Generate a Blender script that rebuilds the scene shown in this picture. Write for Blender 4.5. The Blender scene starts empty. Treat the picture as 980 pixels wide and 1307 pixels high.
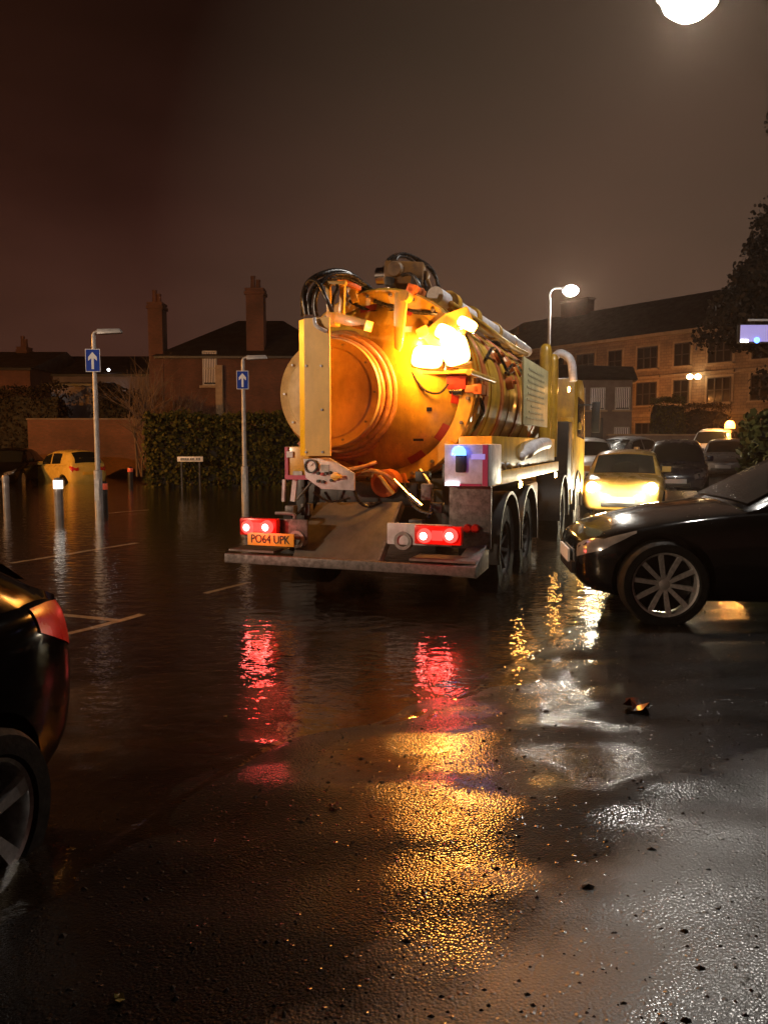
import bpy, bmesh, math, random
from mathutils import Vector, Matrix, Euler, noise as mnoise
R_ = math.radians
random.seed(7)
scn = bpy.context.scene
COL = scn.collection

# ------------------------------------------------------------------ camera
EYE = 1.415
PITCH = R_(5.07)
FPX = 983.0
cam = bpy.data.cameras.new('camera')
cam.sensor_fit = 'VERTICAL'; cam.sensor_height = 24.0; cam.lens = 24.0 * FPX / 1307.0
cam.clip_start = 0.05; cam.clip_end = 2000
camo = bpy.data.objects.new('camera', cam)
camo.location = (0, 0, EYE); camo.rotation_euler = (R_(90) - PITCH, 0, 0)
COL.objects.link(camo); scn.camera = camo
CF = Vector((0, math.cos(PITCH), -math.sin(PITCH)))
CU = Vector((0, math.sin(PITCH), math.cos(PITCH)))
CC = Vector((0, 0, EYE))

def ray(px, py):
    return CF + Vector((1, 0, 0)) * ((px - 490) / FPX) + CU * ((653.5 - py) / FPX)
def at_y(px, py, y):
    d = ray(px, py); return CC + d * (y / d.y)
def at_z(px, py, z=0.0):
    d = ray(px, py); return CC + d * ((z - EYE) / d.z)

# ------------------------------------------------------------------ mesh builder
class MB:
    def __init__(self): self.v = []; self.f = []
    def add(self, vs, fs, M=None):
        b = len(self.v)
        for p in vs:
            p = Vector(p)
            self.v.append(M @ p if M else p)
        self.f += [tuple(b + i for i in f) for f in fs]
        return self
    def box(self, c, s, rot=None, M=None):
        x, y, z = s[0]/2, s[1]/2, s[2]/2
        vs = [Vector(p) for p in ((-x,-y,-z),(x,-y,-z),(x,y,-z),(-x,y,-z),(-x,-y,z),(x,-y,z),(x,y,z),(-x,y,z))]
        if rot is not None:
            e = Euler(rot).to_matrix(); vs = [e @ p for p in vs]
        vs = [p + Vector(c) for p in vs]
        return self.add(vs, [(0,3,2,1),(4,5,6,7),(0,1,5,4),(1,2,6,5),(2,3,7,6),(3,0,4,7)], M)
    def hexa(self, pts):      # 8 corners, bottom four then top four
        return self.add(pts, [(0,3,2,1),(4,5,6,7),(0,1,5,4),(1,2,6,5),(2,3,7,6),(3,0,4,7)])
    def bar(self, a, b, w, h, up=(0,0,1)):
        a, b = Vector(a), Vector(b); d = (b-a).normalized(); u = Vector(up)
        s = d.cross(u)
        if s.length < 1e-4: s = d.cross(Vector((1,0,0)))
        s.normalize(); u = s.cross(d)
        s *= w/2; u = u*h/2
        return self.hexa([a-s-u, a+s-u, b+s-u, b-s-u, a-s+u, a+s+u, b+s+u, b-s+u])
    def cyl(self, a, b, r0, r1=None, n=16, cap=True):
        return self.tube([a, b], [r0, r0 if r1 is None else r1], n, cap)
    def tube(self, pts, r, n=10, cap=True):
        pts = [Vector(p) for p in pts]
        if not isinstance(r, (list, tuple)): r = [r]*len(pts)
        vs = []; fs = []; prev = None
        for i, p in enumerate(pts):
            d = (pts[min(i+1, len(pts)-1)] - pts[max(i-1, 0)]).normalized()
            if prev is None:
                s = d.cross(Vector((0,0,1)))
                if s.length < 1e-3: s = d.cross(Vector((1,0,0)))
            else:
                s = prev - d*prev.dot(d)
            s.normalize(); prev = s.copy(); t = d.cross(s)
            for k in range(n):
                a = 2*math.pi*k/n
                vs.append(p + (s*math.cos(a) + t*math.sin(a))*r[i])
        for i in range(len(pts)-1):
            for k in range(n):
                fs.append((i*n+k, i*n+(k+1)%n, (i+1)*n+(k+1)%n, (i+1)*n+k))
        if cap:
            fs.append(tuple(range(n-1, -1, -1))); m = (len(pts)-1)*n
            fs.append(tuple(range(m, m+n)))
        return self.add(vs, fs)
    def lathe(self, prof, M, n=32, cap=True):   # prof: (radius, along local y)
        vs = []; fs = []
        for (r, y) in prof:
            for k in range(n):
                a = 2*math.pi*k/n
                vs.append((r*math.cos(a), y, r*math.sin(a)))
        m = len(prof)
        for i in range(m-1):
            for k in range(n):
                fs.append((i*n+k, (i+1)*n+k, (i+1)*n+(k+1)%n, i*n+(k+1)%n))
        if cap:
            if prof[0][0] > 1e-4: fs.append(tuple(range(n)))
            if prof[-1][0] > 1e-4: fs.append(tuple((m-1)*n + k for k in range(n-1, -1, -1)))
        return self.add(vs, fs, M)
    def prism(self, poly, M, d):     # poly in local x,z ; extruded along local y from 0 to d
        n = len(poly)
        vs = [(p[0], 0, p[1]) for p in poly] + [(p[0], d, p[1]) for p in poly]
        fs = [tuple(range(n)), tuple(range(2*n-1, n-1, -1))]
        fs += [(i, i+n, (i+1) % n + n, (i+1) % n) for i in range(n)]
        return self.add(vs, fs, M)
    def grid(self, fn, nu, nv):
        vs = [fn(i/nu, j/nv) for j in range(nv+1) for i in range(nu+1)]
        fs = [(j*(nu+1)+i, j*(nu+1)+i+1, (j+1)*(nu+1)+i+1, (j+1)*(nu+1)+i) for j in range(nv) for i in range(nu)]
        return self.add(vs, fs)
    def build(self, name, mat, parent=None, bev=0.0, smooth=40, seg=2, fix=True):
        me = bpy.data.meshes.new(name)
        me.from_pydata([tuple(p) for p in self.v], [], self.f)
        bm = bmesh.new(); bm.from_mesh(me)
        if fix: bmesh.ops.remove_doubles(bm, verts=bm.verts, dist=1e-5); bmesh.ops.recalc_face_normals(bm, faces=bm.faces)
        if bev:
            es = [e for e in bm.edges if len(e.link_faces) == 2 and e.calc_face_angle(0) > R_(30)]
            bmesh.ops.bevel(bm, geom=es, offset=bev, segments=seg, affect='EDGES', profile=0.6, clamp_overlap=True)
        bm.to_mesh(me); bm.free()
        if smooth:
            me.shade_smooth(); me.set_sharp_from_angle(angle=R_(smooth))
        me.materials.append(mat)
        o = bpy.data.objects.new(name, me); COL.objects.link(o)
        if parent: o.parent = parent
        return o

def tag(o, label=None, cat=None, group=None, kind=None):
    if label: o['label'] = label
    if cat: o['category'] = cat
    if group: o['group'] = group
    if kind: o['kind'] = kind
    return o
def thing(name, loc, rz=0.0, label=None, cat=None, group=None):
    o = bpy.data.objects.new(name, None); COL.objects.link(o)
    o.location = loc; o.rotation_euler = (0, 0, rz)
    return tag(o, label, cat, group)
def copy_tree(o, parent=None):
    c = o.copy(); COL.objects.link(c); c.parent = parent
    for ch in [x for x in COL.objects if x.parent == o]:
        copy_tree(ch, c)
    return c
def smooth_path(pts, k=6):
    pts = [Vector(p) for p in pts]; out = []
    for i in range(len(pts)-1):
        p0 = pts[max(i-1,0)]; p1 = pts[i]; p2 = pts[i+1]; p3 = pts[min(i+2, len(pts)-1)]
        for j in range(k):
            t = j/k
            out.append(0.5*((2*p1)+(p2-p0)*t+(2*p0-5*p1+4*p2-p3)*t*t+(3*p1-p0-3*p2+p3)*t**3))
    out.append(pts[-1]); return out
def sstep(a, b, x):
    t = min(1, max(0, (x-a)/(b-a))); return t*t*(3-2*t)

# ------------------------------------------------------------------ materials
def nt(name):
    m = bpy.data.materials.new(name); m.use_nodes = True
    t = m.node_tree; b = t.nodes['Principled BSDF']
    return m, t, b
def N(t, typ, **kw):
    n = t.nodes.new(typ)
    for k, v in kw.items():
        if k in n.inputs: n.inputs[k].default_value = v
        else: setattr(n, k, v)
    return n
def ramp(t, stops):
    r = t.nodes.new('ShaderNodeValToRGB'); e = r.color_ramp.elements
    while len(e) < len(stops): e.new(0.5)
    for i, (p, c) in enumerate(stops):
        e[i].position = p; e[i].color = (c[0], c[1], c[2], 1) if hasattr(c, '__len__') else (c, c, c, 1)
    return r
def coords(t, scale=(1,1,1)):
    g = t.nodes.new('ShaderNodeTexCoord'); m = t.nodes.new('ShaderNodeMapping'); m.inputs['Scale'].default_value = scale
    t.links.new(g.outputs['Object'], m.inputs['Vector']); return m.outputs['Vector']
def paint(name, c, rough=0.35, metal=0.0, var=0.18, scale=6.0, coat=0.0, bump=0.0, bscale=60, spec=0.5, dirt=None, grime=0.0):
    m, t, b = nt(name); L = t.links.new
    v = coords(t)
    n = N(t, 'ShaderNodeTexNoise', Scale=scale, Detail=6.0, Roughness=0.65); L(v, n.inputs['Vector'])
    c2 = dirt if dirt else tuple(x*(1-var*1.6) for x in c)
    r = ramp(t, [(0.35, c2), (0.62, c)]); L(n.outputs['Fac'], r.inputs['Fac'])
    col = r.outputs['Color']
    if grime:            # runs of road dirt down the sides and speckled chips
        vs_ = coords(t, (3.0, 3.0, 0.8)); g1 = N(t, 'ShaderNodeTexNoise', Scale=1.5, Detail=7.0, Roughness=0.7); L(vs_, g1.inputs['Vector'])
        g2 = N(t, 'ShaderNodeTexNoise', Scale=38.0, Detail=5.0, Roughness=0.75); L(v, g2.inputs['Vector'])
        k1 = ramp(t, [(0.40, 0.0), (0.80, grime)]); L(g1.outputs['Fac'], k1.inputs['Fac'])
        k2 = ramp(t, [(0.60, 0.0), (0.68, grime)]); L(g2.outputs['Fac'], k2.inputs['Fac'])
        kk = N(t, 'ShaderNodeMath', operation='MAXIMUM'); L(k1.outputs[0], kk.inputs[0]); L(k2.outputs[0], kk.inputs[1])
        gm = N(t, 'ShaderNodeMixRGB', blend_type='MIX'); L(kk.outputs[0], gm.inputs[0]); L(col, gm.inputs[1]); gm.inputs[2].default_value = (0.055,0.035,0.022,1); col = gm.outputs[0]
    L(col, b.inputs['Base Color'])
    rr = ramp(t, [(0.3, min(1, rough*1.35)), (0.7, rough*0.8)]); L(n.outputs['Fac'], rr.inputs['Fac'])
    L(rr.outputs['Color'], b.inputs['Roughness'])
    b.inputs['Metallic'].default_value = metal
    b.inputs['Specular IOR Level'].default_value = spec
    b.inputs['Coat Weight'].default_value = max(0, coat); b.inputs['Coat Roughness'].default_value = 0.16
    if bump:
        n2 = N(t, 'ShaderNodeTexNoise', Scale=bscale, Detail=5.0); L(v, n2.inputs['Vector'])
        bp = N(t, 'ShaderNodeBump', Strength=bump, Distance=0.01); L(n2.outputs['Fac'], bp.inputs['Height'])
        L(bp.outputs['Normal'], b.inputs['Normal'])
    return m
def emit(name, c, s, base=None):
    m, t, b = nt(name)
    b.inputs['Base Color'].default_value = (*(base or c), 1)
    b.inputs['Emission Color'].default_value = (*c, 1); b.inputs['Emission Strength'].default_value = s
    b.inputs['Roughness'].default_value = 0.25
    return m
def glass(name, c=(0.01,0.012,0.013), rough=0.05):
    m, t, b = nt(name)
    L = t.links.new; v = coords(t)
    n = N(t, 'ShaderNodeTexNoise', Scale=9.0, Detail=4.0); L(v, n.inputs['Vector'])
    rr = ramp(t, [(0.35, rough), (0.75, rough*3)]); L(n.outputs['Fac'], rr.inputs['Fac']); L(rr.outputs['Color'], b.inputs['Roughness'])
    b.inputs['Base Color'].default_value = (*c, 1); b.inputs['Specular IOR Level'].default_value = 0.3
    vo = N(t, 'ShaderNodeTexVoronoi', Scale=55.0); L(v, vo.inputs['Vector'])
    r2 = ramp(t, [(0.0, 1.0), (0.28, 0.0)]); L(vo.outputs['Distance'], r2.inputs['Fac'])
    bp = N(t, 'ShaderNodeBump', Strength=0.25, Distance=0.004); L(r2.outputs['Color'], bp.inputs['Height']); L(bp.outputs['Normal'], b.inputs['Normal'])
    return m

def wet_paint(name, c, rough=0.12, metal=0.0, drops=0.35, coat=0.6):
    m, t, b = nt(name); L = t.links.new; v = coords(t)
    b.inputs['Base Color'].default_value = (*c, 1); b.inputs['Metallic'].default_value = metal
    b.inputs['Coat Weight'].default_value = coat; b.inputs['Specular IOR Level'].default_value = 0.5*min(1, coat+0.2); b.inputs['Coat Roughness'].default_value = 0.03
    n = N(t, 'ShaderNodeTexNoise', Scale=4.0, Detail=5.0); L(v, n.inputs['Vector'])
    rr = ramp(t, [(0.3, rough*0.7), (0.7, rough*1.8)]); L(n.outputs['Fac'], rr.inputs['Fac']); L(rr.outputs['Color'], b.inputs['Roughness'])
    vo = N(t, 'ShaderNodeTexVoronoi', Scale=70.0); L(v, vo.inputs['Vector'])
    r2 = ramp(t, [(0.0, 1.0), (0.25, 0.0)]); L(vo.outputs['Distance'], r2.inputs['Fac'])
    bp = N(t, 'ShaderNodeBump', Strength=drops, Distance=0.004); L(r2.outputs['Color'], bp.inputs['Height'])
    L(bp.outputs['Normal'], b.inputs['Coat Normal'])
    return m

def asphalt():
    m, t, b = nt('wet_asphalt'); L = t.links.new; v = coords(t)
    n1 = N(t, 'ShaderNodeTexNoise', Scale=1.3, Detail=5.0, Roughness=0.62); L(v, n1.inputs['Vector'])     # broad patches
    n2 = N(t, 'ShaderNodeTexNoise', Scale=150.0, Detail=5.0, Roughness=0.7); L(v, n2.inputs['Vector'])
    vo = N(t, 'ShaderNodeTexVoronoi', Scale=105.0, Randomness=1.0); L(v, vo.inputs['Vector'])
    vo2 = N(t, 'ShaderNodeTexVoronoi', Scale=48.0); L(v, vo2.inputs['Vector'])
    r1 = ramp(t, [(0.3, (0.004,0.0033,0.0029)), (0.72, (0.013,0.0110,0.0098))]); L(n2.outputs['Fac'], r1.inputs['Fac'])
    rp = ramp(t, [(0.38, 0.5), (0.62, 1.1)]); L(n1.outputs['Fac'], rp.inputs['Fac'])
    mx = N(t, 'ShaderNodeMixRGB', blend_type='MULTIPLY'); mx.inputs[0].default_value = 1
    L(r1.outputs['Color'], mx.inputs[1]); L(rp.outputs['Color'], mx.inputs[2]); L(mx.outputs[0], b.inputs['Base Color'])
    rr = ramp(t, [(0.40, 0.34), (0.62, 0.55)]); L(n1.outputs['Fac'], rr.inputs['Fac']); L(rr.outputs['Color'], b.inputs['Roughness'])
    b.inputs['Specular IOR Level'].default_value = 0.04
    # angular stones: rounded cells, fine grit and scattered stones that stand clear of the film
    a = N(t, 'ShaderNodeMath', operation='MULTIPLY'); L(vo.outputs['Distance'], a.inputs[0]); a.inputs[1].default_value = -0.9
    a3 = N(t, 'ShaderNodeMath', operation='MULTIPLY_ADD'); L(n2.outputs['Fac'], a3.inputs[0]); a3.inputs[1].default_value = 0.9; L(a.outputs[0], a3.inputs[2])
    sx = N(t, 'ShaderNodeSeparateColor'); L(vo2.outputs['Color'], sx.inputs[0])
    pick = ramp(t, [(0.80, 0.0), (0.88, 1.0)]); L(sx.outputs[0], pick.inputs['Fac'])
    dome = ramp(t, [(0.0, 1.0), (0.38, 0.0)]); L(vo2.outputs['Distance'], dome.inputs['Fac'])
    st = N(t, 'ShaderNodeMath', operation='MULTIPLY'); L(pick.outputs[0], st.inputs[0]); L(dome.outputs[0], st.inputs[1])
    a4 = N(t, 'ShaderNodeMath', operation='MULTIPLY_ADD'); L(st.outputs[0], a4.inputs[0]); a4.inputs[1].default_value = 2.6; L(a3.outputs[0], a4.inputs[2])
    bp = N(t, 'ShaderNodeBump', Strength=0.5, Distance=0.005); L(a4.outputs[0], bp.inputs['Height']); L(bp.outputs['Normal'], b.inputs['Normal'])
    # the water film over the stones is smoother, deepest in the hollows
    b.inputs['Coat Weight'].default_value = 0.95; b.inputs['Coat IOR'].default_value = 1.33
    cr = ramp(t, [(0.36, 0.03), (0.64, 0.20)]); L(n1.outputs['Fac'], cr.inputs['Fac']); L(cr.outputs['Color'], b.inputs['Coat Roughness'])
    cs = ramp(t, [(0.36, 0.12), (0.64, 0.40)]); L(n1.outputs['Fac'], cs.inputs['Fac'])
    bpc = N(t, 'ShaderNodeBump', Distance=0.0042); L(cs.outputs['Color'], bpc.inputs['Strength'])
    c1 = N(t, 'ShaderNodeMath', operation='MULTIPLY_ADD'); L(vo.outputs['Distance'], c1.inputs[0]); c1.inputs[1].default_value = -0.75
    c2 = N(t, 'ShaderNodeMath', operation='MULTIPLY_ADD'); L(st.outputs[0], c2.inputs[0]); c2.inputs[1].default_value = 3.2; L(c1.outputs[0], c2.inputs[2]); L(c2.outputs[0], bpc.inputs['Height'])
    L(bpc.outputs['Normal'], b.inputs['Coat Normal'])
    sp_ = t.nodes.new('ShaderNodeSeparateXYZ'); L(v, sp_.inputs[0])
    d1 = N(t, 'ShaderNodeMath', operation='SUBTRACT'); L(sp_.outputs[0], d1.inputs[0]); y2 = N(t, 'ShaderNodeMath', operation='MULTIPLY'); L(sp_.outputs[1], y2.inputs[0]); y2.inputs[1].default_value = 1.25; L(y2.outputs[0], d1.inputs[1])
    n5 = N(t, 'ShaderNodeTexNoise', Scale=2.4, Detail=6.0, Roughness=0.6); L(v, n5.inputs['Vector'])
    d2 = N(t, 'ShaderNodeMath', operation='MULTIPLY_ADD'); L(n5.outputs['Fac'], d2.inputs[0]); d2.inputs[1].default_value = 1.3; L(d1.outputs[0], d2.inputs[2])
    pm = N(t, 'ShaderNodeMapRange'); pm.inputs['From Min'].default_value = -1.80; pm.inputs['From Max'].default_value = -1.36; L(d2.outputs[0], pm.inputs['Value'])  # position mask: lamp glow put in as a paler, smoother patch
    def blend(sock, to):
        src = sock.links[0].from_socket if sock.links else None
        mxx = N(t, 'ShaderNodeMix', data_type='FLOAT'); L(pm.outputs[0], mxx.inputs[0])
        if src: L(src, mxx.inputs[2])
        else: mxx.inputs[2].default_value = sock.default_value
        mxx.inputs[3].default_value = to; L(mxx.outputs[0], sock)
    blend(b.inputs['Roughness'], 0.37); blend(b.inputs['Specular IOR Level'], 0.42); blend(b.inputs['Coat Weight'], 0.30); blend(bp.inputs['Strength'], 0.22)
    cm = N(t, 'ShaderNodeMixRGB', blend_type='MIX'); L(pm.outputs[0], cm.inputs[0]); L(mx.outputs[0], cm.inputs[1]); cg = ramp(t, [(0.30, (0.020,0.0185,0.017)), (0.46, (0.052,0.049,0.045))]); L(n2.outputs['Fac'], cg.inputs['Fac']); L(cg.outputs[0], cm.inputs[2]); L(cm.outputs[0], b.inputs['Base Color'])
    return m

def water_mat():
    m = bpy.data.materials.new('flood_water'); m.use_nodes = True
    t = m.node_tree; t.nodes.clear(); L = t.links.new
    out = t.nodes.new('ShaderNodeOutputMaterial'); v = coords(t, (1.0, 1.35, 1.0))
    n1 = N(t, 'ShaderNodeTexNoise', Scale=5.5, Detail=2.0, Roughness=0.45, Distortion=0.3); L(v, n1.inputs['Vector'])
    n2 = N(t, 'ShaderNodeTexNoise', Scale=21.0, Detail=2.0, Roughness=0.5); L(v, n2.inputs['Vector'])
    b1 = N(t, 'ShaderNodeBump', Strength=1.0, Distance=0.0085); L(n1.outputs['Fac'], b1.inputs['Height'])
    b2 = N(t, 'ShaderNodeBump', Strength=1.0, Distance=0.0022); L(n2.outputs['Fac'], b2.inputs['Height']); L(b1.outputs['Normal'], b2.inputs['Normal'])
    fr = N(t, 'ShaderNodeFresnel', IOR=1.33); L(b2.outputs['Normal'], fr.inputs['Normal'])
    gl = N(t, 'ShaderNodeBsdfGlossy', Roughness=0.015); gl.inputs['Color'].default_value = (1,1,1,1); L(b2.outputs['Normal'], gl.inputs['Normal'])
    tr = N(t, 'ShaderNodeBsdfTransparent'); tr.inputs['Color'].default_value = (0.97,0.88,0.74,1)
    df = N(t, 'ShaderNodeBsdfDiffuse'); df.inputs['Color'].default_value = (0.022,0.013,0.008,1)
    m1 = N(t, 'ShaderNodeMixShader'); m1.inputs[0].default_value = 0.12; L(tr.outputs[0], m1.inputs[1]); L(df.outputs[0], m1.inputs[2])
    m2 = N(t, 'ShaderNodeMixShader'); # seen from under the surface the sheet passes light (no refraction is traced)
    ge = t.nodes.new('ShaderNodeNewGeometry'); fx = N(t, 'ShaderNodeMix', data_type='FLOAT'); L(ge.outputs['Backfacing'], fx.inputs[0]); L(fr.outputs[0], fx.inputs[2]); fx.inputs[3].default_value = 0.12
    L(fx.outputs[0], m2.inputs[0]); L(m1.outputs[0], m2.inputs[1]); L(gl.outputs[0], m2.inputs[2])
    L(m2.outputs[0], out.inputs['Surface'])
    return m

def brick(name, c1, c2, mortar, scale=1.0):
    m, t, b = nt(name); L = t.links.new
    g = t.nodes.new('ShaderNodeTexCoord'); mp = t.nodes.new('ShaderNodeMapping'); mp.inputs['Rotation'].default_value = (R_(90), 0, 0)
    L(g.outputs['Object'], mp.inputs['Vector'])
    br = N(t, 'ShaderNodeTexBrick', Scale=scale); br.inputs['Color1'].default_value = (*c1,1); br.inputs['Color2'].default_value = (*c2,1); br.inputs['Mortar'].default_value = (*mortar,1)
    br.inputs['Mortar Size'].default_value = 0.02; br.inputs['Brick Width'].default_value = 0.5; br.inputs['Row Height'].default_value = 0.25
    L(mp.outputs[0], br.inputs['Vector'])
    n = N(t, 'ShaderNodeTexNoise', Scale=0.8, Detail=6.0); L(g.outputs['Object'], n.inputs['Vector'])
    rp = ramp(t, [(0.3, 0.5), (0.7, 1.1)]); L(n.outputs['Fac'], rp.inputs['Fac'])
    mx = N(t, 'ShaderNodeMixRGB', blend_type='MULTIPLY'); mx.inputs[0].default_value = 1
    L(br.outputs['Color'], mx.inputs[1]); L(rp.outputs['Color'], mx.inputs[2]); L(mx.outputs[0], b.inputs['Base Color'])
    bp = N(t, 'ShaderNodeBump', Strength=0.4, Distance=0.01); L(br.outputs['Fac'], bp.inputs['Height']); bp.invert = True; L(bp.outputs['Normal'], b.inputs['Normal'])
    b.inputs['Roughness'].default_value = 0.75
    return m

def leafy(name, c1, c2):
    m, t, b = nt(name); L = t.links.new
    g = N(t, 'ShaderNodeNewGeometry')
    r = ramp(t, [(0.0, c1), (1.0, c2)]); L(g.outputs['Random Per Island'], r.inputs['Fac']); L(r.outputs['Color'], b.inputs['Base Color'])
    b.inputs['Roughness'].default_value = 0.8; b.inputs['Specular IOR Level'].default_value = 0.15
    return m

M = {}
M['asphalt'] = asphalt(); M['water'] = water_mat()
M['yellow'] = paint('yellow_enamel', (0.70,0.40,0.03), 0.36, var=0.16, scale=3.2, coat=0.22, dirt=(0.42,0.22,0.02), grime=0.8)
M['cream'] = paint('cream_enamel', (0.80,0.45,0.07), 0.36, var=0.08, scale=5, coat=0.15, grime=0.28)
M['orange'] = paint('orange_band', (0.50,0.12,0.015), 0.5, var=0.2, grime=0.3)
M['white'] = paint('white_enamel', (0.68,0.66,0.70), 0.4, var=0.1, dirt=(0.46,0.43,0.44), scale=9, grime=0.4)
M['grey'] = paint('grey_steel', (0.30,0.28,0.27), 0.38, metal=0.5, var=0.3, scale=12)
M['dirty'] = paint('dirty_steel', (0.15,0.125,0.12), 0.5, metal=0.2, dirt=(0.06,0.05,0.046), scale=22, bump=0.2)
M['checker'] = paint('galvanised_plate', (0.13,0.11,0.095), 0.55, metal=0.3, dirt=(0.085,0.07,0.06), scale=7)
M['chrome'] = paint('bright_steel', (0.75,0.73,0.70), 0.16, metal=1.0, var=0.1, scale=10)
M['black'] = paint('black_plastic', (0.012,0.011,0.011), 0.45, var=0.3, scale=12)
M['rubber'] = paint('tyre_rubber', (0.007,0.0065,0.006), 0.7, spec=0.15, var=0.3, scale=20, bump=0.2)
M['hose'] = paint('hose_rubber', (0.020,0.017,0.015), 0.25, var=0.3, scale=15)
M['coil'] = paint('suction_hose', (0.56,0.26,0.08), 0.28, var=0.3, scale=18, coat=0.2)
M['redpaint'] = paint('red_paint', (0.45,0.03,0.02), 0.4, var=0.2)
M['magenta'] = paint('red_border', (0.42,0.03,0.10), 0.4, var=0.1)
M['redlens'] = emit('lit_tail_lens', (1.0,0.13,0.11), 44.0)
M['redring'] = emit('lit_red_ring', (1.0,0.045,0.035), 3.2, (0.5,0.02,0.02))
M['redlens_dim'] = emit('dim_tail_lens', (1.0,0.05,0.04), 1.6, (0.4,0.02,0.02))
M['redglass'] = paint('red_lens', (0.60,0.016,0.010), 0.25, var=0.1, coat=0.1, spec=0.2)
M['amber'] = emit('amber_lamp', (1.0,0.45,0.10), 140.0)
M['beacon'] = emit('beacon_lamp', (1.0,0.34,0.05), 14.0)
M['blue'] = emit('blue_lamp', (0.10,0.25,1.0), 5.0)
M['work'] = emit('work_lamp', (1.0,0.36,0.05), 40.0)
M['led'] = emit('street_lamp_lens', (1.0,0.95,0.86), 160.0)
M['led_off'] = paint('lamp_lens', (0.55,0.5,0.48), 0.2)
M['sodium'] = emit('sodium_lens', (1.0,0.48,0.10), 90.0)
M['head'] = emit('headlamp_lens', (1.0,0.90,0.66), 260.0)
M['bulb'] = emit('room_bulb', (1.0,0.72,0.35), 14.0)
M['porch'] = emit('porch_bulb', (0.9,0.95,1.0), 9.0)
M['plate_y'] = paint('plate_yellow', (0.78,0.46,0.05), 0.35, var=0.05)
M['plate_w'] = paint('plate_white', (0.7,0.68,0.66), 0.35, var=0.05)
M['ink'] = paint('plate_ink', (0.012,0.012,0.014), 0.4)
M['signblue'] = paint('sign_blue', (0.015,0.055,0.38), 0.6, var=0.05, spec=0.1)
M['signwhite'] = paint('sign_white', (0.8,0.8,0.82), 0.6, var=0.05, spec=0.1)
M['pole'] = paint('galvanised_pole', (0.46,0.44,0.44), 0.45, metal=0.25, var=0.15, scale=14)
M['bollard'] = paint('bollard_steel', (0.30,0.28,0.28), 0.4, metal=0.3, var=0.2)
M['bollard_dark'] = paint('bollard_plastic', (0.020,0.018,0.018), 0.5)
M['reflector'] = emit('bollard_band_glow', (1.0,0.95,0.85), 1.6)  # glow added to a reflective band, for its bright reflection
M['reflector_red'] = emit('red_band_glow', (1.0,0.14,0.06), 0.10, (0.75,0.12,0.07))  # faint glow added to the red reflective bands
M['glass'] = glass('car_glass'); M['pane'] = glass('window_glass', (0.012,0.010,0.010), 0.06)
M['blackcar'] = wet_paint('black_car_paint', (0.003,0.003,0.0035), drops=0.9, coat=0.5)
M['darkcar'] = wet_paint('dark_car_paint', (0.0022,0.0022,0.0026), rough=0.10, coat=-0.12)
M['bluecar'] = wet_paint('blue_car_paint', (0.006,0.010,0.035), 0.2)
M['minipaint'] = wet_paint('orange_yellow_car_paint', (0.72,0.45,0.11), 0.22)
M['limecar'] = wet_paint('yellow_car_paint', (0.66,0.47,0.11), 0.22)
M['whitecar'] = wet_paint('white_car_paint', (0.62,0.60,0.60), 0.25)
M['silvercar'] = wet_paint('silver_car_paint', (0.42,0.42,0.44), 0.28, 0.5)
M['greycar'] = wet_paint('grey_car_paint', (0.13,0.12,0.12), 0.3, 0.3)
M['alloy'] = paint('alloy', (0.72,0.69,0.67), 0.36, metal=0.85, var=0.25, scale=25)
M['lampglass'] = paint('headlamp_glass', (0.20,0.19,0.19), 0.06, var=0.3, coat=0.8, spec=0.8)
M['sandstone'] = brick('sandstone_blocks', (0.32,0.22,0.14), (0.26,0.17,0.11), (0.16,0.11,0.075), 1.2)
M['trim'] = paint('sandstone_trim', (0.36,0.26,0.17), 0.7, scale=3)
M['redbrick'] = brick('red_brick', (0.15,0.050,0.028), (0.105,0.036,0.022), (0.09,0.06,0.045), 3.4)
M['render'] = paint('grey_render', (0.17,0.13,0.115), 0.85, scale=1.5)
M['slate'] = paint('roof_slate', (0.035,0.028,0.027), 0.45, scale=2, bump=0.25, bscale=8)
M['frame'] = paint('window_frame', (0.45,0.42,0.40), 0.5)
M['darkframe'] = paint('dark_frame', (0.05,0.035,0.03), 0.5)
M['blind'] = paint('blind_fabric', (0.75,0.70,0.74), 0.7, var=0.05)
M['bark'] = paint('bark', (0.06,0.045,0.035), 0.8, var=0.35, scale=9, bump=0.4, bscale=20)
M['twig'] = paint('bare_twigs', (0.15,0.10,0.07), 0.8)
M['leafdark'] = leafy('dark_leaves', (0.012,0.010,0.007), (0.030,0.022,0.016))
M['leafgreen'] = leafy('hedge_leaves', (0.030,0.032,0.007), (0.085,0.078,0.018))
M['leafbrown'] = leafy('shrub_leaves', (0.03,0.022,0.012), (0.09,0.06,0.03))
M['deadleaf'] = paint('dead_leaf', (0.35,0.10,0.05), 0.4, var=0.5, scale=30, coat=0.5)
M['paleleaf'] = paint('pale_leaf', (0.38,0.30,0.08), 0.4, var=0.4, scale=40)
M['mark'] = paint('road_paint', (0.80,0.76,0.70), 0.55, var=0.3, scale=12)
M['paving'] = paint('paving', (0.12,0.10,0.085), 0.5, scale=3, bump=0.3)
M['chips'] = leafy('gravel_chips', (0.012,0.010,0.009), (0.07,0.055,0.045))
M['boardface'] = paint('faded_board', (0.55,0.50,0.28), 0.4, var=0.15, scale=3)
M['boardink'] = paint('faded_ink', (0.42,0.40,0.24), 0.5, var=0.2)
M['lilac'] = emit('lilac_glow', (0.30,0.24,0.72), 0.55, (0.4,0.38,0.6))
M['pale'] = paint('pale_yellow_disc', (0.74,0.52,0.20), 0.5, var=0.12, scale=3, dirt=(0.50,0.33,0.12), grime=0.45)
M['dimglass'] = paint('dim_glass', (0.004,0.004,0.0045), 0.16, var=0.2, spec=0.06)
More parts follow.
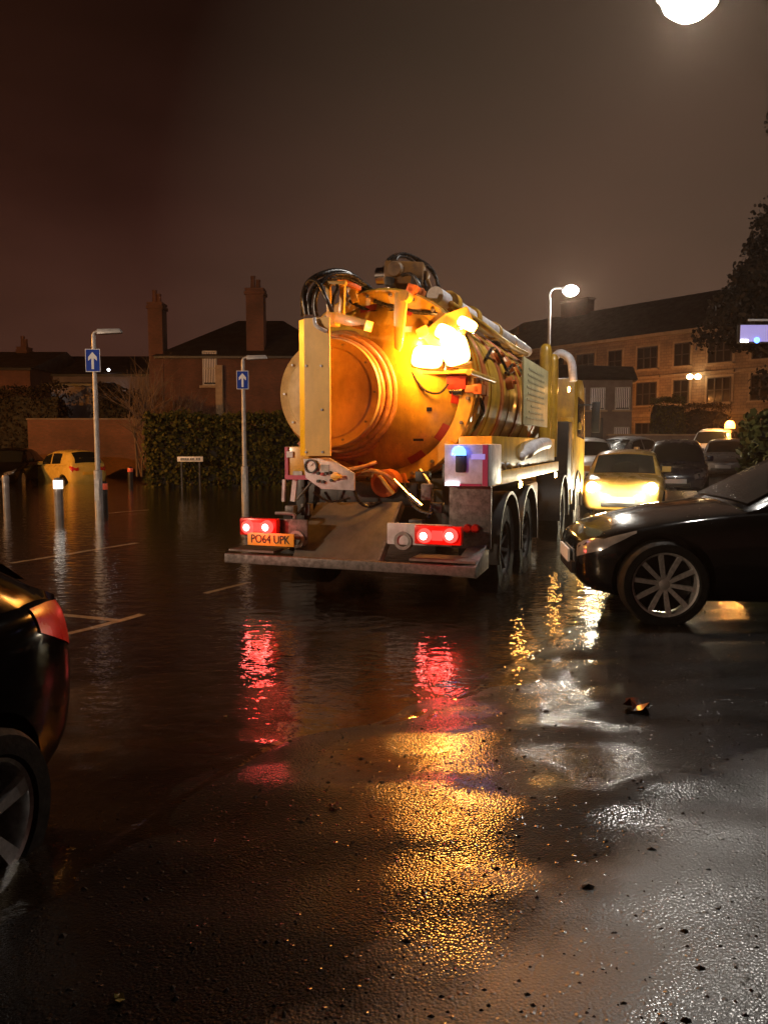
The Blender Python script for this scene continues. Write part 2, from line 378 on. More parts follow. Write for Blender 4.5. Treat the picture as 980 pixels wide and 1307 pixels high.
M['sodium_lit'] = paint('sodium_lit_yellow', (0.80,0.50,0.01), 0.3, var=0.05, coat=0.3)  # brighter yellow puts the sodium light into the flange colour
M['turret'] = paint('shaded_grimy_yellow', (0.26,0.125,0.022), 0.5, var=0.3, dirt=(0.10,0.05,0.02), scale=6, grime=0.7)  # darker yellow puts the lack of lamp light into the colour, plus grime
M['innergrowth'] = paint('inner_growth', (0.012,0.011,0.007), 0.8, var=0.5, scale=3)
M['carrim'] = paint('truck_rim', (0.10,0.095,0.09), 0.5, metal=0.4, dirt=(0.04,0.035,0.03), scale=18)

# ------------------------------------------------------------------ ground and water
SH = [(-60,-14.0),(-6,-6.0),(0,-2.1),(1.8,-1.35),(2.38,-1.06),(2.78,-0.92),(3.30,-0.68),(3.58,-0.45),(3.77,0.03),(4.43,0.54),(4.98,0.86),(5.8,1.36),(6.4,1.75),(7.2,2.4),(9,3.9),(12,6.8),(18,11.0),(30,14.0),(60,16.0)]
def shore(y):
    if y <= SH[0][0]: return SH[0][1]
    for (a, xa), (b, xb) in zip(SH, SH[1:]):
        if y <= b: return xa + (xb-xa)*(y-a)/(b-a)
    return SH[-1][1]
def ground_h(x, y):
    e = x - shore(y)
    k = 0.06 + 0.09*sstep(4, 7.5, y)
    h = e*0.040 if e > 0 else (e*0.035 if e > -0.5 else -0.0175+(e+0.5)*k*1.2)
    h = max(-0.30, min(0.10, h))
    h += 0.55*sstep(18, 30, y)*sstep(2, 9, x)*(1 if h < 0 else 0.6)
    h = h + 0.75*sstep(29, 42, y)
    h = min(h, 0.45)
    if abs(x) < 14 and -3 < y < 20:
        q = sstep(-0.1, 0.5, e)*(0.35+0.65*sstep(2.1, 3.0, y))
        h += (0.008+0.022*q)*mnoise.noise(Vector((x*0.8, y*1.9, 0.3))) + (0.005+0.014*q)*mnoise.noise(Vector((x*1.5, y*4.4, 1.7)))
    if -1.2 < x < 3.2 and 1.8 < y < 4.6:
        for w, a, b in RUTW:
            for q, r in zip(w, w[1:]):
                if q.x <= x < r.x:
                    d = y-(q.y+(r.y-q.y)*(x-q.x)/(r.x-q.x)); h += a*math.exp(-(d/b)**2)*sstep(w[0].x, w[0].x+0.3, x)
    return h
RUT = [([(380,1118),(470,1122),(560,1130),(660,1150),(760,1162)], 0.012, 0.085), ([(690,1020),(760,1034),(860,1058),(990,1074)], 0.0085, 0.07), ([(760,905),(860,930),(990,950)], 0.006, 0.09)]
RUTW = [([at_z(px, py, 0.03).to_2d() for px, py in w], a, b) for w, a, b in RUT]
def axis(parts):
    out = []
    for (a, b, st) in parts:
        n = max(1, round((b-a)/st)); out += [a+(b-a)*i/n for i in range(n)]
    out.append(parts[-1][1]); return out
gx = axis([(-600,-60,60),(-60,-14,4),(-14,-4,0.5),(-4,5,0.09),(5,14,0.4),(14,60,3),(60,600,60)])
gy = axis([(-60,-4,6),(-4,1,0.4),(1,9,0.09),(9,20,0.4),(20,48,1.2),(48,100,6),(100,900,80)])
def sheet(name, mat, xs, ys, fn):
    mb = MB(); nx = len(xs)
    mb.v = [Vector((x, y, fn(x, y))) for y in ys for x in xs]
    mb.f = [(j*nx+i, j*nx+i+1, (j+1)*nx+i+1, (j+1)*nx+i) for j in range(len(ys)-1) for i in range(nx-1)]
    return mb.build(name, mat, smooth=180, fix=False)
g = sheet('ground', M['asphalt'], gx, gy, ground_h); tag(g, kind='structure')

# small wave fronts pushed out by the truck, running to the near shore
WAVES = [[(165,1068),(205,1040),(245,1014),(290,986),(340,950)], [(470,952),(520,934),(555,915),(585,893),(612,878)], [(488,928),(530,914),(570,896),(600,886)],
         [(622,862),(650,850),(690,830),(722,808)], [(290,972),(330,958),(360,945)], [(120,1098),(150,1078),(175,1062)]]
WV = [[at_z(px, py).to_2d() for px, py in w] for w in WAVES]
WA = [0.010, 0.013, 0.010, 0.011, 0.007, 0.007]
def seg_d(p, a, b):
    ab = b-a; t = max(0, min(1, (p-a).dot(ab)/ab.length_squared)); return (p-(a+ab*t)).length
BB = [(min(q.x for q in w)-.25, max(q.x for q in w)+.25, min(q.y for q in w)-.25, max(q.y for q in w)+.25) for w in WV]
def water_h(x, y):
    h = 0.0; p = Vector((x, y))
    for w, a, bb in zip(WV, WA, BB):
        if bb[0] < x < bb[1] and bb[2] < y < bb[3]:
            d = min(seg_d(p, q, r) for q, r in zip(w, w[1:]))+0.012*mnoise.noise(Vector((x*9, y*9, 1.0)))
            h += a*(0.65+0.7*mnoise.noise(Vector((x*5, y*5, 4.0))))*math.exp(-(d/0.032)**2)
    return h
wx = axis([(-90,-14,4),(-14,-3,0.5),(-3,2.4,0.025),(2.4,14,0.4),(14,90,4)])
wy = axis([(-30,-2,4),(-2,1.5,0.4),(1.5,6.2,0.025),(6.2,20,0.4),(20,46,1.5)])
w = sheet('water', M['water'], wx, wy, water_h); tag(w, kind='structure')

# painted bay lines, seen through the water
mk = MB()
for (p0, p1, wd) in [((15,718),(175,692),0.10), ((70,812),(182,783),0.09), ((72,783),(150,790),0.09), ((262,756),(318,742),0.08), ((130,655),(190,650),0.10)]:
    a = at_z(*p0, -0.25); b = at_z(*p1, -0.25); d = (b-a).normalized(); s = Vector((-d.y, d.x, 0))*wd/2
    n = 24
    for i in range(n):
        q = [a+(b-a)*(i/n)-s, a+(b-a)*((i+1)/n)-s, a+(b-a)*((i+1)/n)+s, a+(b-a)*(i/n)+s]
        mk.add([(p.x, p.y, ground_h(p.x, p.y)+0.04) for p in q], [(0,1,2,3)])
tag(mk.build('road_marking', M['mark'], fix=False), kind='structure')

# gravel chips and leaf crumbs on the near asphalt
rnd = random.Random(3)
gc = MB()
for i in range(1500):
    y = 1.55 + 5.2*rnd.random()**1.7
    x = shore(y) + rnd.uniform(-0.3, 2.6)
    if abs(x) > 0.62*y + 0.2: continue
    r = rnd.uniform(0.0025, 0.0075)*(1 if rnd.random() < 0.9 else 1.8); z = ground_h(x, y)
    a = rnd.random()*6.28; k = rnd.uniform(0.5, 1.8)
    vs = []
    for j in range(5):
        t = a + j*1.257 + rnd.uniform(-.3, .3); vs.append((x+math.cos(t)*r*k, y+math.sin(t)*r, z-0.001))
    vs.append((x+rnd.uniform(-.3,.3)*r, y, z+r*0.7))
    gc.add(vs, [(j, (j+1) % 5, 5) for j in range(5)])
o = gc.build('gravel', M['chips'], smooth=0, fix=False); tag(o, 'scattered dark grit and leaf crumbs on the wet asphalt', 'grit', kind='stuff')

def leaf(px, py, size, mat, label, rot, crumple=0.4):
    p = at_z(px, py, 0.03); z = max(0.0, ground_h(p.x, p.y)); rr = random.Random(px)
    mb = MB()
    out = [(0,-1.0),(0.45,-0.7),(0.75,-0.1),(0.55,0.25),(0.9,0.55),(0.35,0.6),(0.1,1.05),(-0.25,0.6),(-0.85,0.5),(-0.5,0.2),(-0.7,-0.25),(-0.4,-0.75)]
    zs = [abs(rr.gauss(0.1, crumple))*size for _ in out]
    n = len(out)
    vs = [(x*size, y*size, zz+0.003) for (x, y), zz in zip(out, zs)]
    vs.append((0, 0, 0.35*crumple*size+0.004))
    vs += [(x*size, y*size, zz+0.0012) for (x, y), zz in zip(out, zs)] + [(0, 0, 0.35*crumple*size+0.002)]
    fs = [(i, (i+1) % n, n) for i in range(n)] + [(n+1+(i+1) % n, n+1+i, 2*n+1) for i in range(n)] + [(i, n+1+i, n+1+(i+1) % n, (i+1) % n) for i in range(n)]
    mb.add(vs, fs); o = mb.build('fallen_leaf', mat); o.location = (p.x, p.y, z); o.rotation_euler = (0, 0, rot)
    tag(o, label, 'leaf'); return o
leaf(812, 910, 0.075, M['deadleaf'], 'large crumpled reddish leaf on wet asphalt in front of the black saloon', 0.6, 0.45)
leaf(152, 1276, 0.018, M['paleleaf'], 'small yellow leaf lying alone on the dark water in the bottom corner', 1.0, 0.3)
leaf(426, 1032, 0.022, M['deadleaf'], 'dark brown leaf beside the glowing orange reflection', 2.0, 0.4)
leaf(288, 908, 0.013, M['paleleaf'], 'tiny pale leaf floating between the two red reflections', 0.3, 0.3)

# ------------------------------------------------------------------ cars
def lerp(a, b, t): return a+(b-a)*t
def interp(tab, s, k):
    if s <= tab[0][0]: return tab[0][k]
    for p, q in zip(tab, tab[1:]):
        if s <= q[0]: return lerp(p[k], q[k], (s-p[0])/(q[0]-p[0]))
    return tab[-1][k]
def boolean_cut(o, cutter_mb):
    cme = bpy.data.meshes.new('cut'); cme.from_pydata([tuple(p) for p in cutter_mb.v], [], cutter_mb.f)
    bm = bmesh.new(); bm.from_mesh(cme); bmesh.ops.recalc_face_normals(bm, faces=bm.faces); bm.to_mesh(cme); bm.free()
    c = bpy.data.objects.new('cut', cme); COL.objects.link(c)
    par = o.parent; o.parent = None; c.matrix_world = o.matrix_world.copy()
    md = o.modifiers.new('b', 'BOOLEAN'); md.operation = 'DIFFERENCE'; md.object = c; md.solver = 'EXACT'
    dg = bpy.context.evaluated_depsgraph_get(); dg.update()
    ev = o.evaluated_get(dg); me = bpy.data.meshes.new_from_object(ev)
    o.modifiers.clear(); old = o.data; o.data = me
    me.shade_smooth(); me.set_sharp_from_angle(angle=R_(38))
    bpy.data.objects.remove(c); bpy.data.meshes.remove(cme); o.parent = par
    return o

# body rows: s from the nose, half width, bottom, shoulder, mid-top ; cabin rows: s, roof z, half width at roof
HATCH = dict(tw=0.16, L=3.6, W=1.6, wb=2.38, ov=0.66, r=0.29,
    body=[(0,0.50,0.30,0.62),(0.12,0.66,0.22,0.70),(0.5,0.78,0.19,0.80),(0.95,0.80,0.18,0.92),(1.6,0.80,0.18,0.94),(2.6,0.80,0.18,0.97),(3.2,0.79,0.20,1.0),(3.48,0.74,0.24,0.98),(3.6,0.62,0.30,0.92)],
    cab=[(0.78,0.90,0.66),(1.45,1.36,0.58),(1.9,1.46,0.57),(2.5,1.48,0.57),(3.15,1.43,0.55),(3.45,1.18,0.56),(3.54,0.96,0.60)], win=[(1.15,1.95),(2.05,2.75)])
MINI = dict(tw=0.2, L=3.75, W=1.70, wb=2.47, ov=0.68, r=0.31,
    body=[(0,0.58,0.30,0.60),(0.10,0.72,0.22,0.72),(0.45,0.82,0.18,0.84),(1.0,0.85,0.17,0.92),(1.7,0.85,0.17,0.94),(2.7,0.85,0.17,0.95),(3.4,0.82,0.20,0.96),(3.66,0.74,0.26,0.92),(3.75,0.62,0.32,0.86)],
    cab=[(1.02,0.92,0.70),(1.52,1.33,0.62),(1.9,1.40,0.61),(2.6,1.41,0.61),(3.2,1.37,0.60),(3.55,1.10,0.60),(3.64,0.95,0.62)], win=[(1.5,2.35),(2.42,3.1)])
SALOON = dict(L=4.6, W=1.80, wb=2.78, ov=0.82, r=0.33,
    body=[(0,0.52,0.34,0.58),(0.10,0.68,0.22,0.66),(0.35,0.80,0.18,0.74),(0.8,0.88,0.16,0.84),(1.4,0.90,0.16,0.92),(2.2,0.90,0.16,0.94),(3.3,0.90,0.16,0.97),(4.1,0.86,0.20,0.99),(4.48,0.76,0.26,0.97),(4.6,0.64,0.34,0.90)],
    cab=[(1.25,0.92,0.74),(2.05,1.34,0.62),(2.5,1.42,0.60),(3.1,1.43,0.60),(3.6,1.35,0.60),(4.15,1.07,0.62),(4.32,0.98,0.66)], win=[(1.75,2.55),(2.63,3.5)])
SUV = dict(L=4.5, W=1.82, wb=2.65, ov=0.88, r=0.35,
    body=[(0,0.60,0.36,0.76),(0.10,0.74,0.28,0.88),(0.5,0.88,0.24,1.0),(1.1,0.91,0.23,1.06),(2.2,0.91,0.23,1.08),(3.4,0.91,0.23,1.1),(4.2,0.88,0.26,1.1),(4.42,0.82,0.3,1.04),(4.5,0.72,0.36,0.96)],
    cab=[(1.05,1.05,0.76),(1.75,1.60,0.66),(2.2,1.70,0.65),(3.2,1.70,0.65),(3.95,1.64,0.63),(4.3,1.25,0.66),(4.4,1.06,0.70)], win=[(1.5,2.4),(2.48,3.35)])
VAN = dict(L=5.0, W=1.95, wb=3.0, ov=0.90, r=0.34,
    body=[(0,0.66,0.36,0.80),(0.10,0.82,0.28,0.95),(0.5,0.94,0.24,1.10),(1.1,0.97,0.23,1.18),(2.2,0.97,0.23,1.2),(3.8,0.97,0.23,1.2),(4.8,0.95,0.26,1.2),(4.95,0.92,0.3,1.16),(5.0,0.86,0.36,1.1)],
    cab=[(0.75,1.12,0.84),(1.5,1.80,0.76),(1.95,1.95,0.74),(3.2,1.98,0.74),(4.6,1.96,0.74),(4.9,1.85,0.76),(4.96,1.2,0.84)], win=[(1.25,2.1)])

def wheel_at(parent, x, y, z, r, wdt, side, spokes=10, rim_mat='alloy', rim_r=None, detail=True, nm='wheel'):
    w = thing(nm, (x, y, z)); w.parent = parent
    Mx = Matrix.Rotation(-R_(90)*side, 4, 'Z')     # local +y of the lathe points outward
    rr = rim_r or r*0.70
    t = MB(); h = wdt/2
    t.lathe([(rr, -h), (r*0.93, -h), (r, -h*0.75), (r, h*0.75), (r*0.94, h), (rr+0.012, h*0.98), (rr, h*0.85)], Mx, 40 if detail else 20, cap=False); t.build('tyre', M['rubber'], w)
    m = MB()
    m.lathe([(rr*0.98, -h*0.9), (rr*0.95, -h*0.2), (rr*0.90, h*0.35), (rr*0.94, h*0.80), (rr*1.0, h*0.86), (rr*1.0, h*0.7)], Mx, 40 if detail else 20, cap=False)
    m.lathe([(0.0, h*0.66), (rr*0.10, h*0.66), (rr*0.17, h*0.6), (rr*0.19, h*0.30)], Mx, 20, cap=False)
    for k in range(spokes):
        a = 2*math.pi*(k+0.25)/spokes
        d = Vector((math.cos(a), 0, math.sin(a))); s = Vector((-math.sin(a), 0, math.cos(a)))
        w0, w1 = rr*0.06, rr*(0.085 if spokes > 7 else 0.17)
        pts = [d*rr*0.14-s*w0+Vector((0,h*0.30,0)), d*rr*0.14+s*w0+Vector((0,h*0.30,0)), d*rr*0.95+s*w1+Vector((0,h*0.58,0)), d*rr*0.95-s*w1+Vector((0,h*0.58,0)),
               d*rr*0.14-s*w0+Vector((0,h*0.60,0)), d*rr*0.14+s*w0+Vector((0,h*0.60,0)), d*rr*0.95+s*w1*0.8+Vector((0,h*0.80,0)), d*rr*0.95-s*w1*0.8+Vector((0,h*0.80,0))]
        b = MB(); b.hexa(pts); m.add([Mx @ p for p in b.v], b.f)
    m.build('rim', M[rim_mat], w, smooth=35)
    d = MB(); d.lathe([(0.0, -h*0.3), (rr*0.92, -h*0.3), (rr*0.92, -h*0.5)], Mx, 24, cap=False); d.build('brake_disc', M['black'], w)
    return w

def text_mesh(txt, name, mat, parent, size, loc, rot, depth=0.002, align='CENTER', sx=1.0):
    cu = bpy.data.curves.new(name, 'FONT'); cu.body = txt; cu.size = size; cu.extrude = depth; cu.align_x = align; cu.align_y = 'CENTER'
    o = bpy.data.objects.new(name, cu); COL.objects.link(o)
    dg = bpy.context.evaluated_depsgraph_get(); dg.update()
    me = bpy.data.meshes.new_from_object(o.evaluated_get(dg)); bpy.data.objects.remove(o)
    me.materials.clear(); me.materials.append(mat)
    r = bpy.data.objects.new(name, me); COL.objects.link(r); r.parent = parent; r.location = loc; r.rotation_euler = rot; r.scale = (sx, 1, 1)
    return r

def wrap(mb, o, off=0.006):      # lay lens points onto the body skin
    for i, v in enumerate(mb.v):
        ok, p, n, _ = o.closest_point_on_mesh(v)
        if ok: mb.v[i] = p+n*off
def car(name, spec, loc, rz, paintmat, label, cat='car', group=None, head='lampglass', tail='redglass', spokes=10, round_lamps=False, sub=1, rim='alloy', plate_front=True, plate_rear=True, roof_mat=None, handle='same', tilt=0):
    S = spec; L = S['L']; W = S['W']/2
    c = thing(name, loc, rz, label, cat, group)
    if tilt: c.rotation_euler = (tilt, 0, rz)
    yo = L/2
    def ring(s):
        w_, zb, zs = (interp(S['body'], s, k) for k in (1, 2, 3))
        h = zs-zb; cr = 0.045 if 0.3 < s < L-0.2 else 0.03
        half = [(0,zb),(0.70*w_,zb),(0.90*w_,zb+0.05*h),(0.975*w_,zb+0.22*h),(1.0*w_,zb+0.52*h),(0.985*w_,zb+0.80*h),(0.94*w_,zb+0.955*h),(0.86*w_,zs),(0.45*w_,zs+cr*0.7),(0,zs+cr)]
        full = half + [(-x, z) for x, z in reversed(half[1:-1])]
        return [Vector((x, yo-s, z)) for x, z in full]
    ss = sorted(set([r[0] for r in S['body']] + [S['ov']-S['r']*1.1, S['ov'], S['ov']+S['r']*1.1, S['ov']+S['wb']]))
    mb = MB(); n = None
    for s in ss:
        rg = ring(s); n = len(rg); mb.v += rg
    for i in range(len(ss)-1):
        for k in range(n):
            mb.f.append((i*n+k, (i+1)*n+k, (i+1)*n+(k+1) % n, i*n+(k+1) % n))
    mb.f.append(tuple(range(n))); m0 = (len(ss)-1)*n; mb.f.append(tuple(m0+k for k in range(n-1, -1, -1)))
    body = mb.build('body', paintmat, None, smooth=0)
    md = body.modifiers.new('s', 'SUBSURF'); md.levels = sub; md.render_levels = sub
    dg = bpy.context.evaluated_depsgraph_get(); dg.update()
    me = bpy.data.meshes.new_from_object(body.evaluated_get(dg)); body.modifiers.clear(); body.data = me
    cut = MB(); ar = S['r']*1.13
    for s in (S['ov'], S['ov']+S['wb']):
        for sd in (-1, 1):
            cut.cyl((sd*(W-0.30), yo-s, S['r']+0.01), (sd*(W+0.2), yo-s, S['r']+0.01), ar, n=36)
    boolean_cut(body, cut); body.parent = c
    # cabin shell
    cb = S['cab']; cw = lambda s: interp(S['body'], s, 1)*0.90; cz = lambda s: interp(S['body'], s, 3)
    st = []
    for p, q in zip(cb, cb[1:]):
        k = 3
        st += [lerp(p[0], q[0], i/k) for i in range(k)]
    st.append(cb[-1][0])
    def crown(s): return 0.045*sstep(cb[0][0]-0.1, cb[1][0], s)*(1-0.4*sstep(cb[-2][0], cb[-1][0], s))+0.01
    gm = MB()
    for s in st:
        zt = interp(cb, s, 1); wt = interp(cb, s, 2); zb = cz(s)-0.03; wb_ = cw(s)
        wt = min(wt, wb_)
        half = [(wb_, zb-0.02), (lerp(wb_, wt, 0.5)+0.012, lerp(zb, zt, 0.5)), (wt+0.004, max(zb, zt-0.05)), (wt-0.05, max(zb, zt-0.008)), (wt*0.5, zt+crown(s)*0.8), (0, zt+crown(s))]
        full = half + [(-x, z) for x, z in reversed(half[:-1])]
        gm.v += [Vector((x, yo-s, z)) for x, z in full]; gn = len(full)
    for i in range(len(st)-1):
        for k in range(gn-1):
            gm.f.append((i*gn+k, (i+1)*gn+k, (i+1)*gn+k+1, i*gn+k+1))
    gm.f.append(tuple(range(gn))); m0 = (len(st)-1)*gn; gm.f.append(tuple(m0+k for k in range(gn-1, -1, -1)))
    gm.build('cabin', M[roof_mat] if roof_mat else paintmat, c, smooth=60)
    def sidep(s, t, sd, off=0.008):
        zt = interp(cb, s, 1); wt = min(interp(cb, s, 2), cw(s)); zb = cz(s)-0.03; wb_ = cw(s)
        za, zc = zb+0.03, zt-0.05
        z = lerp(za, zc, t)
        f = (z-zb)/max(0.05, zt-zb)
        x = lerp(wb_, wt, f)+0.012*(1-abs(2*f-1)) + off
        return Vector((sd*x, yo-s, z))
    for sd in (-1, 1):
        for wi, (s0, s1) in enumerate(S['win']):
            p = MB()
            def fn(u, v, s0=s0, s1=s1, wi=wi):
                s = lerp(s0, s1, u)
                if wi == 0: s = lerp(s0+0.0, s1, u) if v < 0.5 else lerp(s0+ (v-0.5)*0.5, s1, u)
                return sidep(s, lerp(0.08, 0.94, v), sd)
            p.grid(fn, 8, 6); p.build('side_window', M['glass'], c)
    def scr(sa, sb, name, inset):
        p = MB()
        def fn(u, v):
            s = lerp(sa, sb, v); wt = min(interp(cb, s, 2), cw(s))-inset; x = (2*u-1)*wt
            zt = interp(cb, s, 1); k = abs(2*u-1)
            hi = max(0.0, 1-k*0.9)
            z = zt + crown(s)*(1.0 if k < 0.5 else lerp(0.8, 0.25, (k-0.5)*2) if k > 0.5 else 0.8)
            if k <= 0.5: z = zt + crown(s)*lerp(1.0, 0.8, k*2)
            return Vector((x, yo-s, z+0.007)) + Vector((0, 0.008 if sa < L/2 else -0.008, 0))
        p.grid(fn, 16, 6); return p.build(name, M['glass'], c)
    scr(lerp(cb[0][0], cb[1][0], 0.06), lerp(cb[0][0], cb[1][0], 0.93), 'windscreen', 0.06)
    scr(lerp(cb[-3][0], cb[-2][0], 0.12), lerp(cb[-2][0], cb[-1][0], 0.75), 'rear_window', 0.07)
    for s in (S['ov'], S['ov']+S['wb']):
        for sd in (-1, 1):
            wheel_at(c, sd*(W-0.115), yo-s, S['r'], S['r'], 0.21, sd, spokes, rim, S.get('rim'), detail=sub > 1)
    nz = interp(S['body'], 0.05, 3); bw = interp(S['body'], 0.10, 1)
    for sd in (-1, 1):
        h = MB()
        if round_lamps:
            h.lathe([(0.0, 0.10), (0.05, 0.095), (0.085, 0.07), (0.105, 0.03), (0.11, 0.0), (0.10, -0.05)], Matrix.Translation((sd*bw*0.80, yo-0.115, nz+0.03)) @ Matrix.Rotation(R_(-8)*sd, 4, 'Z'), 24)
        else:
            pa = []
            def fn(u, v, sd=sd):
                s = lerp(0.05, 0.44, u); w_, zb, zs = (interp(S['body'], s, k) for k in (1, 2, 3)); hh = zs-zb
                a = lerp(lerp(0.62, 0.93, u**0.8), lerp(0.90, 0.985, u), v)
                x = lerp(1.0, 0.93, max(0, (a-0.52)/0.44))*w_*lerp(0.80, 1.0, min(1, u*2.5))
                return Vector((sd*x, yo-s, zb+a*hh))
            h.grid(fn, 10, 5); wrap(h, body)
        h.build('headlight', M[head], c)
        tl = MB(); rw = interp(S['body'], L-0.04, 1); rz_ = interp(S['body'], L-0.04, 3)
        def fn2(u, v, sd=sd):
            s = lerp(L-0.02, L-S.get('tw', 0.40), u); w_, zb, zs = (interp(S['body'], s, k) for k in (1, 2, 3)); hh = zs-zb
            a = lerp(lerp(0.64, 0.84, u), 0.97, v)
            x = lerp(1.0, 0.93, max(0, (a-0.52)/0.44))*w_
            return Vector((sd*x, yo-s, zb+a*hh))
        tl.grid(fn2, 8, 4); wrap(tl, body)
        tb = MB(); tb.grid(lambda u, v: Vector((sd*rw*lerp(0.62, 1.0, u), -yo-0.1, rz_-lerp(0.19, 0.03, v))), 6, 4); wrap(tb, body); tl.add(tb.v, tb.f); tl.build('tail_light', M[tail], c)
        mr = MB(); sm = S['win'][0][0]+0.15; q = sidep(sm, 0.12, sd)
        mr.box((q.x+sd*0.10, q.y+0.02, q.z+0.05), (0.19, 0.10, 0.13)); mr.box((q.x+sd*0.02, q.y+0.02, q.z), (0.06, 0.05, 0.04)); mr.build('wing_mirror', paintmat, c, bev=0.025)
        for wi, (s0, s1) in enumerate(S['win'][:2]):
            hd = MB(); s = s1-0.10; w_, zb, zs = (interp(S['body'], s, k) for k in (1, 2, 3))
            hd.box((sd*(w_*0.985+0.012), yo-s, zb+0.80*(zs-zb)), (0.03, 0.20, 0.028)); hd.build('door_handle', M['chrome'] if handle == 'chrome' else paintmat, c, bev=0.008)
    zb0 = interp(S['body'], 0.05, 2)
    gr = MB(); gr.box((0, yo-0.025, zb0+0.10), (bw*1.1, 0.06, 0.10)); gr.build('grille', M['black'], c, bev=0.01)
    if plate_front:
        p = MB(); p.box((0, yo+0.012, zb0+0.19), (0.52, 0.018, 0.11)); p.build('number_plate', M['plate_w'], c)
    if plate_rear:
        p = MB(); p.box((0, -yo-0.012, interp(S['body'], L-0.04, 3)-0.28), (0.52, 0.018, 0.11)); p.build('number_plate', M['plate_y'], c)
    return c

def heading(dx, dy):      # rotation that turns local +Y to (dx, dy)
    return math.atan2(-dx, dy)

# black saloon at the water's edge, nose to the left
rz = heading(-math.cos(R_(6)), math.sin(R_(6)))
SAL = dict(SALOON); SAL['ov'] = 0.64; SAL['r'] = 0.335; SAL['rim'] = 0.252
fwdv = Vector((-math.cos(R_(6)), math.sin(R_(6)), 0)); leftv = Vector((-fwdv.y, fwdv.x, 0))
wc = at_y(849, 747, 5.85)                      # near front wheel
ctr = wc - fwdv*(SAL['L']/2-SAL['ov']) - leftv*(0.90-0.02)
bc = car('saloon_car', SAL, (ctr.x, ctr.y, wc.z-SAL['r']), rz, M['blackcar'], 'shiny black saloon parked across the water edge with spoked alloy wheel', sub=2, handle='chrome', rim='alloy', spokes=10)
rep = MB(); rep.box((-0.892, SAL['L']/2-1.62, 0.78), (0.02, 0.16, 0.022)); rep.build('side_repeater', M['chrome'], bc, bev=0.006)

# dark car in the near left corner, tail away from the viewer
HA = dict(SALOON); HA['L'] = 4.3; HA['body'] = [(s*4.3/4.6, w_, a, b_) for s, w_, a, b_ in SALOON['body']]; HA['cab'] = [(1.15,0.92,0.74),(1.9,1.36,0.62),(2.4,1.45,0.60),(3.0,1.45,0.60),(3.55,1.36,0.58),(4.02,1.08,0.62),(4.16,0.97,0.66)]
HA['wb'] = 2.66; HA['ov'] = 0.86; HA['r'] = 0.315; HA['win'] = [(1.65,2.45),(2.53,3.3)]
hd = Vector((-math.sin(R_(12)), -math.cos(R_(12)), 0)); lf = Vector((-hd.y, hd.x, 0))
wc2 = Vector((-1.275, 2.40, 0.17))
rear_off = HA['L']/2-HA['ov']-HA['wb']         # local y of the rear axle
ct2 = wc2 - hd*rear_off - lf*(0.90-0.02)
nc = car('hatchback_car', HA, (ct2.x, ct2.y, wc2.z-HA['r']), heading(hd.x, hd.y), M['darkcar'], 'dark hatchback with red tail lamp cut off by the picture edge', sub=2, spokes=5, tail='redglass', plate_front=False)

for o in [x for x in COL.objects if x.parent == nc and ('window' in x.name or 'windscreen' in x.name)]: o.data.materials[0] = M['dimglass']
# orange-yellow hatch with its headlamps on, facing the viewer beside the truck cab
p = at_z(800, 655, 0.0); hx, hy = -0.34, -0.94
car('small_hatchback', MINI, (p.x+0.45, p.y+1.6, -0.17), heading(hx, hy), M['minipaint'], 'orange yellow small hatchback driving with headlamps on beside the truck', head='head', round_lamps=True, spokes=8)
p = at_y(862, 600, 21.0)
car('parked_hatchback', HATCH, (p.x, p.y, 0.02), heading(-0.35, -0.93), M['bluecar'], 'dark blue hatchback behind the orange yellow hatchback', group='cars parked along the flooded street')
p = at_y(792, 575, 29.0)
car('parked_saloon', SALOON, (p.x, p.y, 0.22), heading(-0.75, -0.66), M['silvercar'], 'silver saloon parked above the roof of the orange yellow hatchback', group='cars parked along the flooded street')
p = at_y(750, 585, 25.5)
car('parked_hatchback', HATCH, (p.x, p.y, 0.10), heading(-0.1, -0.99), M['whitecar'], 'white hatchback half hidden by the truck cab', group='cars parked along the flooded street')
p = at_y(926, 590, 29.0)
car('parked_hatchback', MINI, (p.x, p.y, 0.15), heading(-0.45, -0.89), M['greycar'], 'grey hatchback under the flashing amber beacon', group='cars parked along the flooded street')
p = at_y(912, 575, 34.0)
van = car('white_van', SUV, (p.x, p.y, 0.33), heading(-0.55, -0.83), M['whitecar'], 'white van with a flashing amber beacon on its roof', 'van')
bcn = MB(); bcn.lathe([(0.0, 0.34), (0.13, 0.31), (0.20, 0.20), (0.21, 0.0)], Matrix.Translation((-0.62, 0.35, 1.74)) @ Matrix.Rotation(R_(90), 4, 'X'), 16); bcn.build('beacon', M['beacon'], van)
p = at_y(86, 600, 30.0)
pic = car('flooded_hatchback', HATCH, (p.x, p.y, -0.34), heading(-0.74, 0.67), M['limecar'], 'yellow hatchback standing in the flood beside the sign posts', spokes=6)
p = at_y(14, 590, 29.5)
car('parked_saloon', SALOON, (p.x, p.y, -0.22), heading(0.15, -0.99), M['darkcar'], 'black saloon in the flood by the brick wall', group='cars parked along the flooded street')

